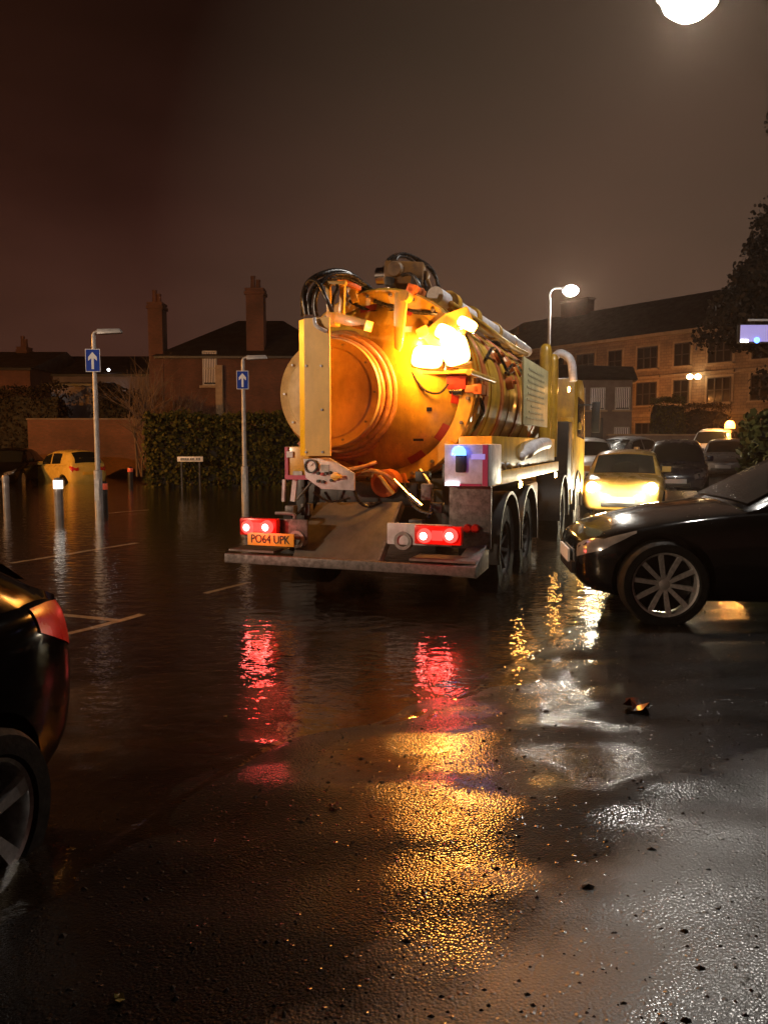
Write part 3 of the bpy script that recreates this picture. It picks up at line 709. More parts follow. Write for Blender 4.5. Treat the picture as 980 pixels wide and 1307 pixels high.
# ------------------------------------------------------------------ tanker truck
TY = R_(20); TO = Vector((-0.389, 7.146, 0)); TAX = Vector((math.sin(TY), math.cos(TY), 0)); TRX = Vector((math.cos(TY), -math.sin(TY), 0))
def T(px, py, a):        # photo point on the truck's cross plane y = a, in truck coordinates
    d = ray(px, py); t = (a-(CC-TO).dot(TAX))/d.dot(TAX); q = CC+d*t-TO
    return Vector((q.dot(TRX), a, q.z))
def TS(px, py, x):       # photo point on the truck's side plane x
    d = ray(px, py); t = (x-(CC-TO).dot(TRX))/d.dot(TRX); q = CC+d*t-TO
    return Vector((x, q.dot(TAX), q.z))
tr = thing('tanker_truck', TO, -TY, 'yellow vacuum tanker truck seen from behind with blazing work lamp', 'truck')
def part(name, mb, mat, par=None, bev=0.0, smooth=40):
    return mb.build(name, M[mat], par or tr, bev=bev, smooth=smooth)
I4 = Matrix.Identity(4)
TC = Vector((0, 0, 1.99)); TR = 0.95
def tp(a, ang, r): return Vector((math.sin(ang)*r, a, TC.z+math.cos(ang)*r))
m = MB(); MT = Matrix.Translation((0, 0, TC.z))
m.lathe([(0.0, 0.78), (0.30, 0.80), (0.58, 0.87), (0.78, 0.96), (0.88, 1.04), (TR-0.02, 1.12), (TR, 1.2), (TR, 6.3), (0.9, 6.45), (0.7, 6.6), (0.4, 6.68), (0.0, 6.7)], MT, 72, cap=False)
tank = part('tank', m, 'yellow')
m = MB(); m.lathe([(0.86, 1.00), (1.0, 1.00), (1.02, 1.02), (1.02, 1.10), (1.0, 1.115), (1.0, 1.135), (1.03, 1.15), (1.03, 1.25), (1.01, 1.27), (0.94, 1.27)], MT, 72, cap=False); part('door_flange', m, 'yellow')
for a, wd, mt in ((1.62, 0.22, 'orange'), (2.55, 0.16, 'orange'), (3.7, 0.18, 'orange'), (5.2, 0.18, 'orange')):
    m = MB(); m.lathe([(TR+0.002, a), (TR+0.018, a+0.01), (TR+0.018, a+wd-0.01), (TR+0.002, a+wd)], MT, 72, cap=False); part('tank_band', m, mt, tank)
for a in (2.02, 3.1, 4.4):
    m = MB(); m.lathe([(TR, a), (TR+0.012, a+0.004), (TR+0.012, a+0.02), (TR, a+0.024)], MT, 72, cap=False); part('weld_ring', m, 'yellow', tank)
for k in range(10):                                    # door clamps round the flange
    an = R_(20+36*k)
    m = MB(); c = tp(1.12, an, 1.05)
    m.box((0, 0, 0), (0.10, 0.34, 0.08)); m.box((0, -0.14, -0.06), (0.07, 0.06, 0.14)); m.cyl((-0.06, 0.05, 0.02), (0.06, 0.05, 0.02), 0.03, n=10)
    q = MB(); q.add([Matrix.Translation(c) @ Matrix.Rotation(an, 4, 'Y') @ v for v in m.v], m.f); part('door_clamp', q, 'yellow' if k % 2 else 'orange', None, 0.008)
for k in range(24):
    an = R_(7.5+15*k); m = MB(); c = tp(1.0, an, 0.95); m.cyl(c, c-Vector((0, 0.03, 0)), 0.02, n=6); part('flange_bolt', m, 'dirty', tank)
for (an, r, w_, h_) in ((75, 0.70, 0.10, 0.07), (112, 0.62, 0.05, 0.04), (140, 0.70, 0.10, 0.025), (30, 0.66, 0.10, 0.06)):
    an = R_(an); m = MB()
    def fns(u, v, an=an, r=r, w_=w_, h_=h_):
        x = math.sin(an)*r+(u-0.5)*w_; z = math.cos(an)*r+(v-0.5)*h_; q = math.hypot(x, z)
        return Vector((x, interp([(0,0.78),(0.30,0.80),(0.58,0.87),(0.78,0.96),(0.88,1.04)], q, 1)-0.006, TC.z+z))
    m.grid(fns, 4, 4); part('sticker', m, 'white' if an < 1.5 else 'black', tank)
for an in (62, 96, 124, 150, 20, -8, 190, 225):        # red reflective strips on the dished door
    an = R_(an); m = MB()
    def fn(u, v, an=an):
        r = lerp(0.79, 0.865, v); aa = an+(u-0.5)*0.22
        y = 0.96+(r-0.78)*0.8-0.016
        return Vector((math.sin(aa)*r, y, TC.z+math.cos(aa)*r))
    m.grid(fn, 6, 2); part('reflective_strip', m, 'redpaint', tank)

# hose reel behind the tank door
reel = thing('hose_reel', (0, 0, 0)); reel.parent = tr
RC = Vector((-0.37, 0, 1.92)); MR = Matrix.Translation(RC)
m = MB(); m.lathe([(0.0, 0.50), (0.30, 0.51), (0.44, 0.53), (0.455, 0.548), (0.47, 0.548), (0.535, 0.535), (0.545, 0.55), (0.545, 0.575), (0.53, 0.58), (0.3, 0.58), (0.0, 0.58)], MR, 64, cap=False); part('reel_disc', m, 'pale', reel)
m = MB()
for k in range(5):
    cy = 0.63+0.092*k; rr0 = (0.53, 0.575, 0.60, 0.635, 0.66)[k]
    m.lathe([(rr0+0.037*math.cos(a), cy+0.041*math.sin(a)) for a in [i*2*math.pi/12 for i in range(13)]], Matrix.Translation((0.004*k*(-1)**k, 0, 0)) @ MR, 72, cap=False)
part('hose_coil', m, 'coil', reel)
m = MB(); m.lathe([(0.40, 0.58), (0.46, 1.0)], MR, 32, cap=False); part('drum', m, 'black', reel)
for k in range(10):
    an = 2*math.pi*k/10; m = MB(); c = RC + Vector((math.cos(an)*0.49, 0.538, math.sin(an)*0.49)); m.cyl(c, c-Vector((0, 0.014, 0)), 0.012, n=8); part('bolt', m, 'grey', reel)
# reel support: tall folded plate with a chamfered edge
m = MB(); m.prism([(-0.14, 0.05), (-0.40, 0.05), (-0.392, 0.072), (-0.14, 0.072)], Matrix(((1,0,0,0),(0,0,1,0),(0,1,0,1.30),(0,0,0,1))), 1.28)
sup = part('reel_support', m, 'cream', None, 0.0, 20)
m = MB(); m.prism([(-0.40, 0.05), (-0.485, 0.12), (-0.485, 0.47), (-0.465, 0.47), (-0.465, 0.13), (-0.393, 0.071)], Matrix(((1,0,0,0),(0,0,1,0),(0,1,0,1.30),(0,0,0,1))), 1.275); part('side_flange', m, 'sodium_lit', sup, 0.0, 20)
for (px, py) in ((410, 467), (411, 523), (412, 577), (391, 467), (391, 577)):
    q = T(px, py, 0.05); m = MB(); m.cyl(q+Vector((0,0.004,0)), q-Vector((0, 0.012, 0)), 0.012, n=8); part('bolt', m, 'grey', sup)
m = MB(); m.tube(smooth_path([T(401, 406, 0.02), T(403, 415, 0.0), T(410, 420, 0.0), T(417, 423, 0.03)], 5), 0.018, 8); part('grab_handle', m, 'white', sup)

# posts and hoses above the reel
m = MB(); m.bar(T(419, 362, 0.55), T(421, 404, 0.55), 0.045, 0.045, (0,1,0)); part('hose_post', m, 'yellow', None, 0.004)
m = MB(); m.bar(T(438, 360, 0.62), T(436, 412, 0.62), 0.05, 0.05, (0,1,0)); part('hose_post', m, 'yellow', None, 0.004)
m = MB(); m.bar(T(413, 362, 0.58), T(442, 361, 0.58), 0.05, 0.04); part('cross_bar', m, 'yellow', None, 0.004)
m = MB(); m.box((0,0,0), (0.36, 0.14, 0.10), rot=(0, R_(17), R_(-8))); c = T(451, 411, 0.42); m.v = [v+c for v in m.v]; part('cable_tray', m, 'cream', None, 0.008)
m = MB(); m.box(T(425, 408, 0.46), (0.10, 0.12, 0.13)); part('pivot_block', m, 'cream', None, 0.01)
HOSES = [([(391,402,.5),(388,380,.5),(393,362,.55),(408,351,.6),(430,346,.8),(452,353,1.0),(474,373,1.2)], 0.030),
         ([(396,402,.5),(395,385,.5),(402,366,.55),(418,356,.6),(440,354,.8),(458,362,1.0),(478,378,1.2)], 0.026),
         ([(404,404,.5),(402,388,.5),(407,368,.5),(420,352,.6),(444,350,.8),(462,360,1.0),(482,376,1.2)], 0.024),
         ([(430,408,.5),(424,398,.45),(416,380,.42),(407,362,.45),(396,358,.5),(390,372,.55),(389,398,.6)], 0.020),
         ([(386,404,.55),(387,372,.6),(400,355,.65),(424,349,.8),(446,357,.9)], 0.018),
         ([(424,398,.5),(426,380,.5),(431,368,.55),(428,358,.6)], 0.018)]
for pts, r in HOSES:
    m = MB(); m.tube(smooth_path([T(*q) for q in pts], 6), r, 10); part('hydraulic_hose', m, 'hose')
m = MB(); m.bar(T(424,352,0.7), T(459,369,1.0), 0.06, 0.045); part('hose_guide', m, 'orange', None, 0.008)
m = MB(); m.tube([T(440, 386, 1.25), T(475, 384, 1.3), T(512, 381, 1.4)], 0.055, 16); part('boom_tube', m, 'yellow')
for px in (456, 474, 496):
    m = MB(); q = T(px, 385.0-(px-440)*0.06, 1.29); m.tube([q-Vector((0.03,0,0)), q+Vector((0.03,0,0))], 0.068, 16); part('tube_collar', m, 'orange')
m = MB(); m.prism([(-0.045,0.30),(0.06,0.30),(0.075,0.18),(0.03,-0.22),(0.0,-0.28),(-0.05,-0.24),(-0.055,0.1)], Matrix.Translation(T(509, 412, 0.72)), 0.05); part('lift_arm', m, 'cream', None, 0.008)
m = MB(); q = T(515, 377, 0.70); m.cyl(q, q+Vector((0, 0.14, 0)), 0.055, n=16); part('pivot_pin', m, 'yellow')
# swivel turret of the suction boom on the tank top
tu = thing('boom_turret', (0, 0, 0)); tu.parent = tr
m = MB(); q = T(522, 386, 2.3); m.cyl((q.x, 2.3, 2.85), (q.x, 2.3, q.z+0.10), 0.26, 0.20, n=24); part('turret_base', m, 'turret', tu)
m = MB(); q = T(517, 352, 2.3); m.box(q, (0.46, 0.40, 0.26), rot=(0, R_(4), R_(12))); part('turret_head', m, 'turret', tu, 0.03)
m = MB(); q = T(492, 352, 2.2); m.cyl(q+Vector((-0.10,0,0)), q+Vector((0.14,0,0)), 0.10, n=18); part('swivel_cap', m, 'chrome', tu)
m = MB(); q = T(506, 345, 2.15); m.lathe([(0.0,-0.09),(0.08,-0.09),(0.10,-0.06),(0.10,0.06),(0.08,0.09)], Matrix.Translation(q), 20); part('flange_ring', m, 'turret', tu)
m = MB(); m.bar(T(536, 344, 2.4), T(556, 398, 2.2), 0.12, 0.05, (0,1,0)); part('boom_link', m, 'turret', tu, 0.01)
m = MB(); m.bar(T(526, 372, 2.2), T(541, 398, 2.2), 0.09, 0.05, (0,1,0)); part('boom_link', m, 'turret', tu, 0.01)
m = MB(); m.cyl(T(500, 368, 2.2), T(500, 392, 2.2), 0.09, n=16); part('ram', m, 'chrome', tu)
for pts, r in [([(492,352,2.2),(494,334,2.2),(508,325,2.3),(526,330,2.4),(545,340,2.4),(557,356,2.4),(562,380,2.2),(570,402,1.9)], 0.022),
               ([(498,346,2.2),(502,330,2.2),(516,324,2.3),(538,333,2.4),(553,347,2.4),(560,370,2.3),(566,400,2.0)], 0.020),
               ([(505,340,2.1),(508,328,2.2),(524,331,2.3),(536,345,2.3),(545,370,2.2),(552,392,2.0)], 0.018),
               ([(512,352,2.0),(524,350,2.0),(534,362,2.0),(540,384,2.0),(548,398,1.9)], 0.020),
               ([(486,356,2.2),(485,346,2.2),(492,340,2.2),(502,341,2.2)], 0.014)]:
    m = MB(); m.tube(smooth_path([T(*q) for q in pts], 6), r, 10); part('turret_hose', m, 'hose', tu)
for q, s in ((T(530,362,2.1),(0.10,0.12,0.12)), (T(540,352,2.3),(0.12,0.14,0.10)), (T(498,360,2.1),(0.10,0.14,0.10)), (T(545,375,2.2),(0.08,0.12,0.16))):
    m = MB(); m.box(q, s, rot=(0, 0.2, 0.1)); part('valve_block', m, 'black' if s[0] < 0.11 else 'turret', tu, 0.012)

# work lamp on its bracket at the upper right of the tank door
br = MB()
br.prism([(-0.36,0.05),(-0.12,0.17),(0.06,0.30),(0.28,0.36),(0.34,0.22),(0.22,0.02),(0.26,-0.16),(-0.06,-0.18),(-0.30,-0.06)], Matrix.Translation(T(560, 440, 0.92)), 0.05)
br.box(T(575, 476, 0.98), (0.52, 0.26, 0.04)); part('lamp_bracket', br, 'cream', None, 0.01)
m = MB(); m.box(T(572, 489, 1.02), (0.40, 0.16, 0.14)); part('lamp_tray', m, 'redpaint', None, 0.02)
wl = thing('work_lamp', (0, 0, 0)); wl.parent = tr
WLP = []
for (px, py, rx, ry, w_, h_) in ((545, 455, -8, 7, 0.34, 0.23), (581, 447, 8, -16, 0.26, 0.30), (568, 424, 4, 24, 0.20, 0.15), (596, 413, 10, 30, 0.20, 0.11)):  # lens cluster shaped to the ragged outline of the lamp's glare
    q = T(px, py, 0.80)
    mx = Matrix.Translation(q) @ Matrix.Rotation(R_(rx), 4, 'Z') @ Matrix.Rotation(R_(ry), 4, 'Y') @ Matrix.Rotation(R_(-12), 4, 'X')
    if w_ > 0.22: WLP.append(q)
    m = MB(); m.box((0, 0.062, 0), (w_-0.004, 0.10, h_-0.004)); m.v = [mx @ v for v in m.v]; part('lamp_shell', m, 'chrome', wl, 0.03)
    m = MB(); n_ = 24
    ol = [(math.copysign(abs(math.cos(2*math.pi*k/n_))**0.55, math.cos(2*math.pi*k/n_))*w_/2, math.copysign(abs(math.sin(2*math.pi*k/n_))**0.55, math.sin(2*math.pi*k/n_))*h_/2) for k in range(n_)]
    m.add([(x, 0.008, z) for x, z in ol]+[(x*0.6, -0.012, z*0.6) for x, z in ol]+[(0, -0.016, 0)], [(k, (k+1) % n_, n_+(k+1) % n_, n_+k) for k in range(n_)]+[(n_+k, n_+(k+1) % n_, 2*n_) for k in range(n_)], mx); part('lamp_lens', m, 'work', wl)
q = T(540, 424, 0.88)
m = MB(); m.box(q, (0.12, 0.08, 0.10), rot=(0, R_(-24), 0)); part('junction_box', m, 'cream', wl, 0.015)
# door ram, catches and pipes below the lamp
m = MB(); m.bar(T(585, 492, 1.15), T(592, 545, 1.2), 0.16, 0.14, (0,1,0)); part('door_catch', m, 'orange', None, 0.02)
m = MB(); m.tube(smooth_path([T(600,498,1.1), T(612,510,1.2), T(616,525,1.25), T(606,545,1.3), T(597,552,1.3)], 6), 0.022, 8); part('hydraulic_hose', m, 'hose')
m = MB(); m.cyl(T(572, 500, 1.0), T(590, 500, 1.0), 0.05, n=14); part('hinge_pin', m, 'chrome')
m = MB(); m.tube([TS(598,475,1.02), TS(630,486,1.05)], 0.03, 10); part('grab_rail', m, 'yellow')
m = MB(); m.tube(smooth_path([T(520,458,0.86), T(528,480,0.84), T(542,498,0.84), T(560,502,0.86), T(572,490,0.9)], 6), 0.012, 8); part('lamp_cable', m, 'hose')
m = MB(); m.tube(smooth_path([T(478,384,1.0), T(500,392,1.0), T(528,398,1.0), T(552,400,1.0), T(580,404,1.1)], 6), 0.022, 8); part('hydraulic_hose', m, 'hose')
m = MB(); m.tube(smooth_path([T(446,384,1.0), T(470,396,0.98), T(496,398,0.98), T(515,390,1.0)], 6), 0.018, 8); part('hydraulic_hose', m, 'hose')
for pts, r in [([(452,626,.5),(458,640,.5),(470,646,.55),(486,640,.6)], 0.016), ([(386,622,.5),(390,640,.45),(384,652,.4),(372,660,.35)], 0.014), ([(516,620,.6),(524,640,.5),(536,652,.45),(552,656,.4)], 0.018), ([(536,600,.7),(548,618,.6),(552,640,.5),(546,662,.4)], 0.022), ([(400,628,.45),(420,640,.5),(446,636,.5)], 0.012)]:
    m = MB(); m.tube(smooth_path([T(*q) for q in pts], 6), r, 8); part('brake_hose', m, 'hose')
for px, py, a_, w_, h_ in ((545,628,.55,.10,.16), (558,648,.5,.12,.10), (532,668,.4,.14,.08), (392,650,.5,.10,.12), (372,650,.4,.10,.08), (540,608,.7,.14,.10)):
    m = MB(); m.box(T(px, py, a_), (w_, 0.10, h_)); part('valve_box', m, 'black' if w_ > 0.1 else 'dirty', None, 0.012)
# boom pipe lying along the upper right of the tank
BP = [tp(1.5, R_(24), 1.10), tp(3.0, R_(28), 1.10), tp(5.0, R_(28), 1.12), tp(6.6, R_(30), 1.12)]
m = MB(); m.tube(smooth_path(BP, 6), 0.095, 16); part('boom_pipe', m, 'white')
for a in (1.9, 2.9, 4.2, 5.4, 6.3):
    m = MB(); c = tp(a, R_(27), 1.105); m.tube([c-Vector((0,0.09,0)), c+Vector((0,0.09,0))], 0.125, 16); part('pipe_collar', m, 'yellow')
m = MB(); m.tube(smooth_path([tp(1.3,R_(38),1.1), tp(2.2,R_(46),1.12), tp(3.6,R_(48),1.1), tp(5.4,R_(44),1.1)], 5), 0.035, 10); part('side_pipe', m, 'yellow')
for a, an in ((2.8, 62), (3.35, 66), (4.2, 64), (3.0, 80)):
    m = MB(); c = tp(a, R_(an), 1.03); m.cyl(c, tp(a, R_(an), 0.93), 0.08, n=14); m.cyl(tp(a, R_(an), 1.03), tp(a, R_(an), 1.07), 0.03, n=10); part('valve', m, 'orange')
for a0, a1, an in ((1.8, 3.0, 70), (2.8, 4.4, 74)):
    m = MB(); m.tube(smooth_path([tp(a0,R_(an),1.0), tp((a0+a1)/2,R_(an-10),1.05), tp(a1,R_(an+4),1.0)], 6), 0.02, 8); part('side_hose', m, 'hose')
# side board, exhaust stacks, rail
m = MB(); p0 = TS(672,458,1.18); m.box((1.18, 3.75, 2.05), (0.025, 2.0, 0.80)); bd = part('notice_board', m, 'boardface', None, 0.004)
rndb = random.Random(5)
for k in range(9):
    m = MB(); m.box((1.195, 3.7, 2.34-0.075*k), (0.006, 1.5*rndb.uniform(0.55, 1.0), 0.022)); part('faint_line', m, 'boardink', bd)
for (px, y, zt, r) in ((696, 5.9, 2.98, 0.095), (706, 6.3, 2.86, 0.080)):
    q = T(px, 470, y); m = MB(); m.lathe([(r, 1.2), (r, zt-0.12), (r*0.85, zt-0.04), (r*0.5, zt), (0.0, zt+0.01)], Matrix.Translation((q.x, q.y, 0)) @ Matrix.Rotation(R_(90), 4, 'X'), 20, cap=False)
    part('filter_pot', m, 'yellow')
q = T(716, 468, 6.8); m = MB(); m.tube(smooth_path([q+Vector((-0.2,0,0.0)), q+Vector((-0.05,0,0.22)), q+Vector((0.15,0,0.10)), q+Vector((0.2,0,-0.25))], 6), 0.07, 12); part('air_pipe', m, 'white')
m = MB(); m.box((1.24, 3.05, 1.07), (0.035, 5.1, 0.135)); part('side_rail', m, 'cream', None, 0.004)
m = MB(); m.box((1.02, 3.3, 1.32), (0.34, 4.6, 0.34)); part('hose_tray', m, 'yellow', None, 0.01)
m = MB(); m.tube(smooth_path([TS(664,584,1.2), TS(672,577,1.22), TS(680,571,1.24), TS(690,567,1.22), TS(697,566,1.15)], 5), [0.012]+[0.05]*4+[0.085]*17, 12); part('suction_nozzle', m, 'white')
for px in (640, 648, 662, 674):
    m = MB(); q = TS(px, 598, 1.2); m.tube(smooth_path([q+Vector((-0.1,-0.1,-0.05)), q+Vector((0,0,0.05)), q+Vector((0,0.25,-0.06))], 5), 0.018, 8); part('loose_hose', m, 'white')
# chassis
for sx in (-0.42, 0.42):
    m = MB(); m.box((sx, 5.0, 0.62), (0.09, 8.2, 0.26)); part('chassis_rail', m, 'black', None, 0.005)
m = MB(); m.box((0, 3.5, 0.96), (1.5, 5.0, 0.20)); m.box((0, 0.95, 0.70), (1.8, 0.12, 0.5)); part('subframe', m, 'black', None, 0.01)
m = MB(); m.box((0.0, 4.4, 0.55), (2.0, 1.7, 0.6)); part('fuel_tank', m, 'dirty', None, 0.05)
def arch(y, r):
    m = MB()
    for sx in (-1, 1):
        for i in range(16):
            pass
    return m
for sd in (-1, 1):
    for (y, dual) in ((1.75, 0), (3.05, 0), (6.55, 0), (8.75, 0)):
        wheel_at(tr, sd*1.03, y, 0.27, 0.50, 0.34, sd, 8, 'carrim', 0.29)
        m = MB()
        m.grid(lambda u, v: Vector((sd*lerp(0.82, 1.25, v), y-math.cos(lerp(R_(-12), R_(192), u))*0.60, 0.30+math.sin(lerp(R_(-12), R_(192), u))*0.60)), 24, 2)
        m.grid(lambda u, v: Vector((sd*1.25, y-math.cos(lerp(R_(-12), R_(192), u))*lerp(0.60, 0.565, v), 0.30+math.sin(lerp(R_(-12), R_(192), u))*lerp(0.60, 0.565, v))), 24, 1)
        part('mudguard', m, 'black')
# marker lamps along the right side
for (px, py, x) in ((663, 618, 1.26), (708, 606, 1.26), (740, 620, 1.28), (725, 497, 1.27)):
    q = TS(px, py, x); m = MB(); m.lathe([(0.0,0.03),(0.03,0.024),(0.045,0.0)], Matrix.Translation(q) @ Matrix.Rotation(R_(-90), 4, 'Z'), 12); part('marker_lamp', m, 'amber')
# cab
m = MB(); m.prism([(8.05,0.55),(10.0,0.35),(10.05,1.5),(9.75,2.55),(9.4,2.68),(8.05,2.62)], Matrix.Translation((1.22,0,0)) @ Matrix.Rotation(R_(90), 4, 'Z'), 2.44); cab = part('cab', m, 'yellow', None, 0.05)
m = MB(); m.prism([(8.5,1.55),(9.72,1.5),(9.56,2.25),(8.5,2.3)], Matrix.Translation((1.235,0,0)) @ Matrix.Rotation(R_(90), 4, 'Z'), 0.01); part('side_window', m, 'glass', cab)
m = MB(); m.box((0.0, 8.045, 1.95), (1.5, 0.012, 0.7)); part('rear_window', m, 'glass', cab)
m = MB(); m.box((1.46, 9.7, 1.95), (0.16, 0.10, 0.62)); m.bar((1.2,9.6,2.2),(1.46,9.7,2.2),0.03,0.03); part('door_mirror', m, 'black', cab, 0.02)
m = MB(); m.lathe([(0.0,0.20),(0.10,0.17),(0.15,0.10),(0.16,0.0)], Matrix.Translation(TS(732, 545, 1.12)-Vector((0,0.1,0.05))) @ Matrix.Rotation(R_(-90), 4, 'X') @ Matrix.Rotation(R_(180), 4, 'X'), 18); part('air_intake', m, 'cream', cab)
m = MB(); m.box((1.1, 7.9, 1.1), (0.22, 0.14, 1.6)); part('cab_post', m, 'yellow', None, 0.02)
m = MB(); m.box((0.95, 7.35, 1.2), (0.55, 0.5, 1.2)); part('battery_box', m, 'black', None, 0.03)

# rear bumper, plate, lamps
m = MB(); m.box((-0.0, 0.03, 0.285), (2.54, 0.07, 0.09)); bump = part('rear_bumper', m, 'dirty', None, 0.008)
m = MB(); m.hexa([(1.00,0.08,0.22),(1.27,0.05,0.22),(1.27,0.55,0.24),(1.10,0.60,0.24),(1.00,0.08,0.26),(1.27,0.05,0.34),(1.27,0.55,0.50),(1.10,0.60,0.50)]); part('bumper_end', m, 'grey', bump, 0.01)
m = MB(); m.box((0.95, 0.22, 0.36), (0.62, 0.34, 0.02)); m.box((-1.0, 0.22, 0.36), (0.5, 0.34, 0.02)); part('step_plate', m, 'checker', bump)
for sd, px0, py0, px1, py1, cx in ((-1, 316, 673, 340, 673, -0.94), (1, 541, 684, 574, 684, 0.9)):
    tl = thing('tail_light', (0, 0, 0)); tl.parent = tr
    a = T(px0, py0, 0.02); b = T(px1, py1, 0.02); c = (a+b)/2
    m = MB(); m.box(c+Vector((0, 0.06, 0)), ((b-a).length+0.20, 0.08, 0.17)); part('lamp_housing', m, 'redglass', tl, 0.015)
    for q in (a, b):
        m = MB(); m.lathe([(0.034,-0.024),(0.05,-0.018),(0.064,-0.008),(0.068,0.02)], Matrix.Translation(q), 24, cap=False); part('lens', m, 'redring', tl)
        m = MB(); m.lathe([(0.0,-0.030),(0.022,-0.028),(0.035,-0.022)], Matrix.Translation(q), 20, cap=False); part('bulb_core', m, 'redlens', tl)
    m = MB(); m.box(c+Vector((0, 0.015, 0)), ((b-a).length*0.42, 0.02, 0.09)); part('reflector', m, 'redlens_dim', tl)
    m = MB(); m.box((cx-sd*0.20, 0.16, 0.58), (0.62, 0.03, 0.20)); part('lamp_bracket', m, 'white' if sd > 0 else 'dirty', tl, 0.01)
c = (T(317,681,0.0)+T(372,697,0.0))/2
m = MB(); m.box(c+Vector((0,0.02,0)), (0.50, 0.02, 0.125)); npl = part('number_plate', m, 'plate_y', None, 0.006)
text_mesh('PO64 UPK', 'lettering', M['ink'], npl, 0.115, c+Vector((0, 0.006, 0)), (R_(90), 0, 0), 0.002, sx=0.82)
# open frame above the left lamp
m = MB(); m.tube(smooth_path([T(352,655,0.2), T(374,656,0.2), T(376,662,0.2), T(374,668,0.2)], 4), 0.018, 8); part('frame_hoop', m, 'grey')
m = MB(); m.tube(smooth_path([T(356,668,0.25), T(368,676,0.25), T(374,690,0.25), T(372,702,0.2)], 5), 0.03, 10); part('drain_hose', m, 'hose')
for px, py in ((380, 688), (515, 690)):
    q = T(px, py, 0.16); m = MB(); m.lathe([(0.055,-0.03),(0.085,-0.03),(0.09,0.0),(0.09,0.05)], Matrix.Translation(q), 20, cap=False); part('hose_coupling', m, 'grey')
# chute plate
pa = [T(372,713,0.12), T(478,722,0.12), T(510,641,0.62), T(405,641,0.62)]
m = MB(); nn = (pa[1]-pa[0]).cross(pa[3]-pa[0]).normalized()*0.02
m.hexa([*[p-nn for p in pa], *pa]); chute = part('chute', m, 'checker', None, 0.004)
m = MB(); m.bar(pa[0]+Vector((0,-0.01,0.01)), pa[1]+Vector((0,-0.01,0.01)), 0.03, 0.025); part('chute_lip', m, 'chrome', chute)
m = MB(); m.bar(pa[1]+Vector((0.02,0.02,-0.02)), pa[2]+Vector((0.02,0.02,-0.02)), 0.03, 0.08); part('chute_side', m, 'dirty', chute)
m = MB(); m.box(((pa[2]+pa[3])/2)+Vector((0,0.12,0.08)), (1.2, 0.06, 0.24)); part('cross_member', m, 'black', None, 0.01)
# control panel
q0 = [T(387,586,0.34), T(419,584,0.34), T(452,604,0.34), T(452,626,0.34), T(410,624,0.34), T(390,610,0.34)]
m = MB(); m.prism([(p.x, p.z) for p in q0], Matrix.Translation((0, 0.34, 0)), 0.03); cp = part('control_panel', m, 'white', None, 0.004)
q = T(398, 595, 0.34); m = MB(); m.lathe([(0.055,0.0),(0.055,-0.03),(0.070,-0.03),(0.070,0.0)], Matrix.Translation(q), 24, cap=False); part('gauge_ring', m, 'black', cp)
m = MB(); m.lathe([(0.0,-0.015),(0.056,-0.012)], Matrix.Translation(q), 24, cap=False); part('gauge_dial', m, 'signwhite', cp)
m = MB(); m.bar(q+Vector((0,-0.02,0)), q+Vector((0.028,-0.02,0.03)), 0.005, 0.004); part('gauge_needle', m, 'ink', cp)
for px, py, mt in ((407,604,'ink'),(412,605,'redpaint'),(417,604,'ink'),(422,603,'ink'),(407,614,'ink'),(413,615,'ink'),(424,613,'ink')):
    q = T(px, py, 0.34); m = MB(); m.cyl(q, q+Vector((0,-0.03,0)), 0.016, n=12); part('button', m, mt, cp)
q = T(429, 608, 0.34); m = MB(); m.cyl(q, q+Vector((0,-0.03,0)), 0.04, n=16); m.box(q+Vector((0.02,-0.045,0)), (0.11,0.03,0.035)); part('rotary_switch', m, 'plate_y', cp, 0.006)
q = T(415, 597, 0.34); m = MB(); m.box(q+Vector((0,-0.003,0)), (0.09, 0.006, 0.06)); part('instruction_plate', m, 'grey', cp)
# left locker
a = T(363,570,0.40); b = T(394,612,0.40)
m = MB(); m.box(((a.x+b.x)/2, 0.66, (a.z+b.z)/2), (b.x-a.x, 0.5, a.z-b.z)); lk = part('side_locker', m, 'yellow', None, 0.01)
m = MB(); m.box(((a.x+b.x)/2, 0.40, b.z+0.02), (b.x-a.x-0.01, 0.012, 0.045)); m.box((a.x+0.025, 0.40, (a.z+b.z)/2), (0.035, 0.014, a.z-b.z-0.01)); part('red_border', m, 'magenta', lk)
m = MB(); m.box(T(370,580,0.395), (0.07, 0.01, 0.06)); part('latch_plate', m, 'white', lk)
m = MB(); m.box(T(380,604,0.395), (0.10, 0.008, 0.04)); part('sticker', m, 'grey', lk)
m = MB(); m.bar(T(377,612,0.5), T(374,640,0.5), 0.05, 0.03, (0,1,0)); m.bar(T(363,612,0.5), T(362,640,0.5), 0.03, 0.03, (0,1,0)); part('locker_stay', m, 'white')
m = MB(); m.cyl(T(397,616,0.40), T(379,638,0.35), 0.012, n=8); part('gas_strut', m, 'chrome')
m = MB(); m.cyl(T(503,612,0.45), T(524,634,0.35), 0.010, n=8); m.cyl(T(522,632,0.36), T(538,646,0.3), 0.018, n=8); part('gas_strut', m, 'chrome')
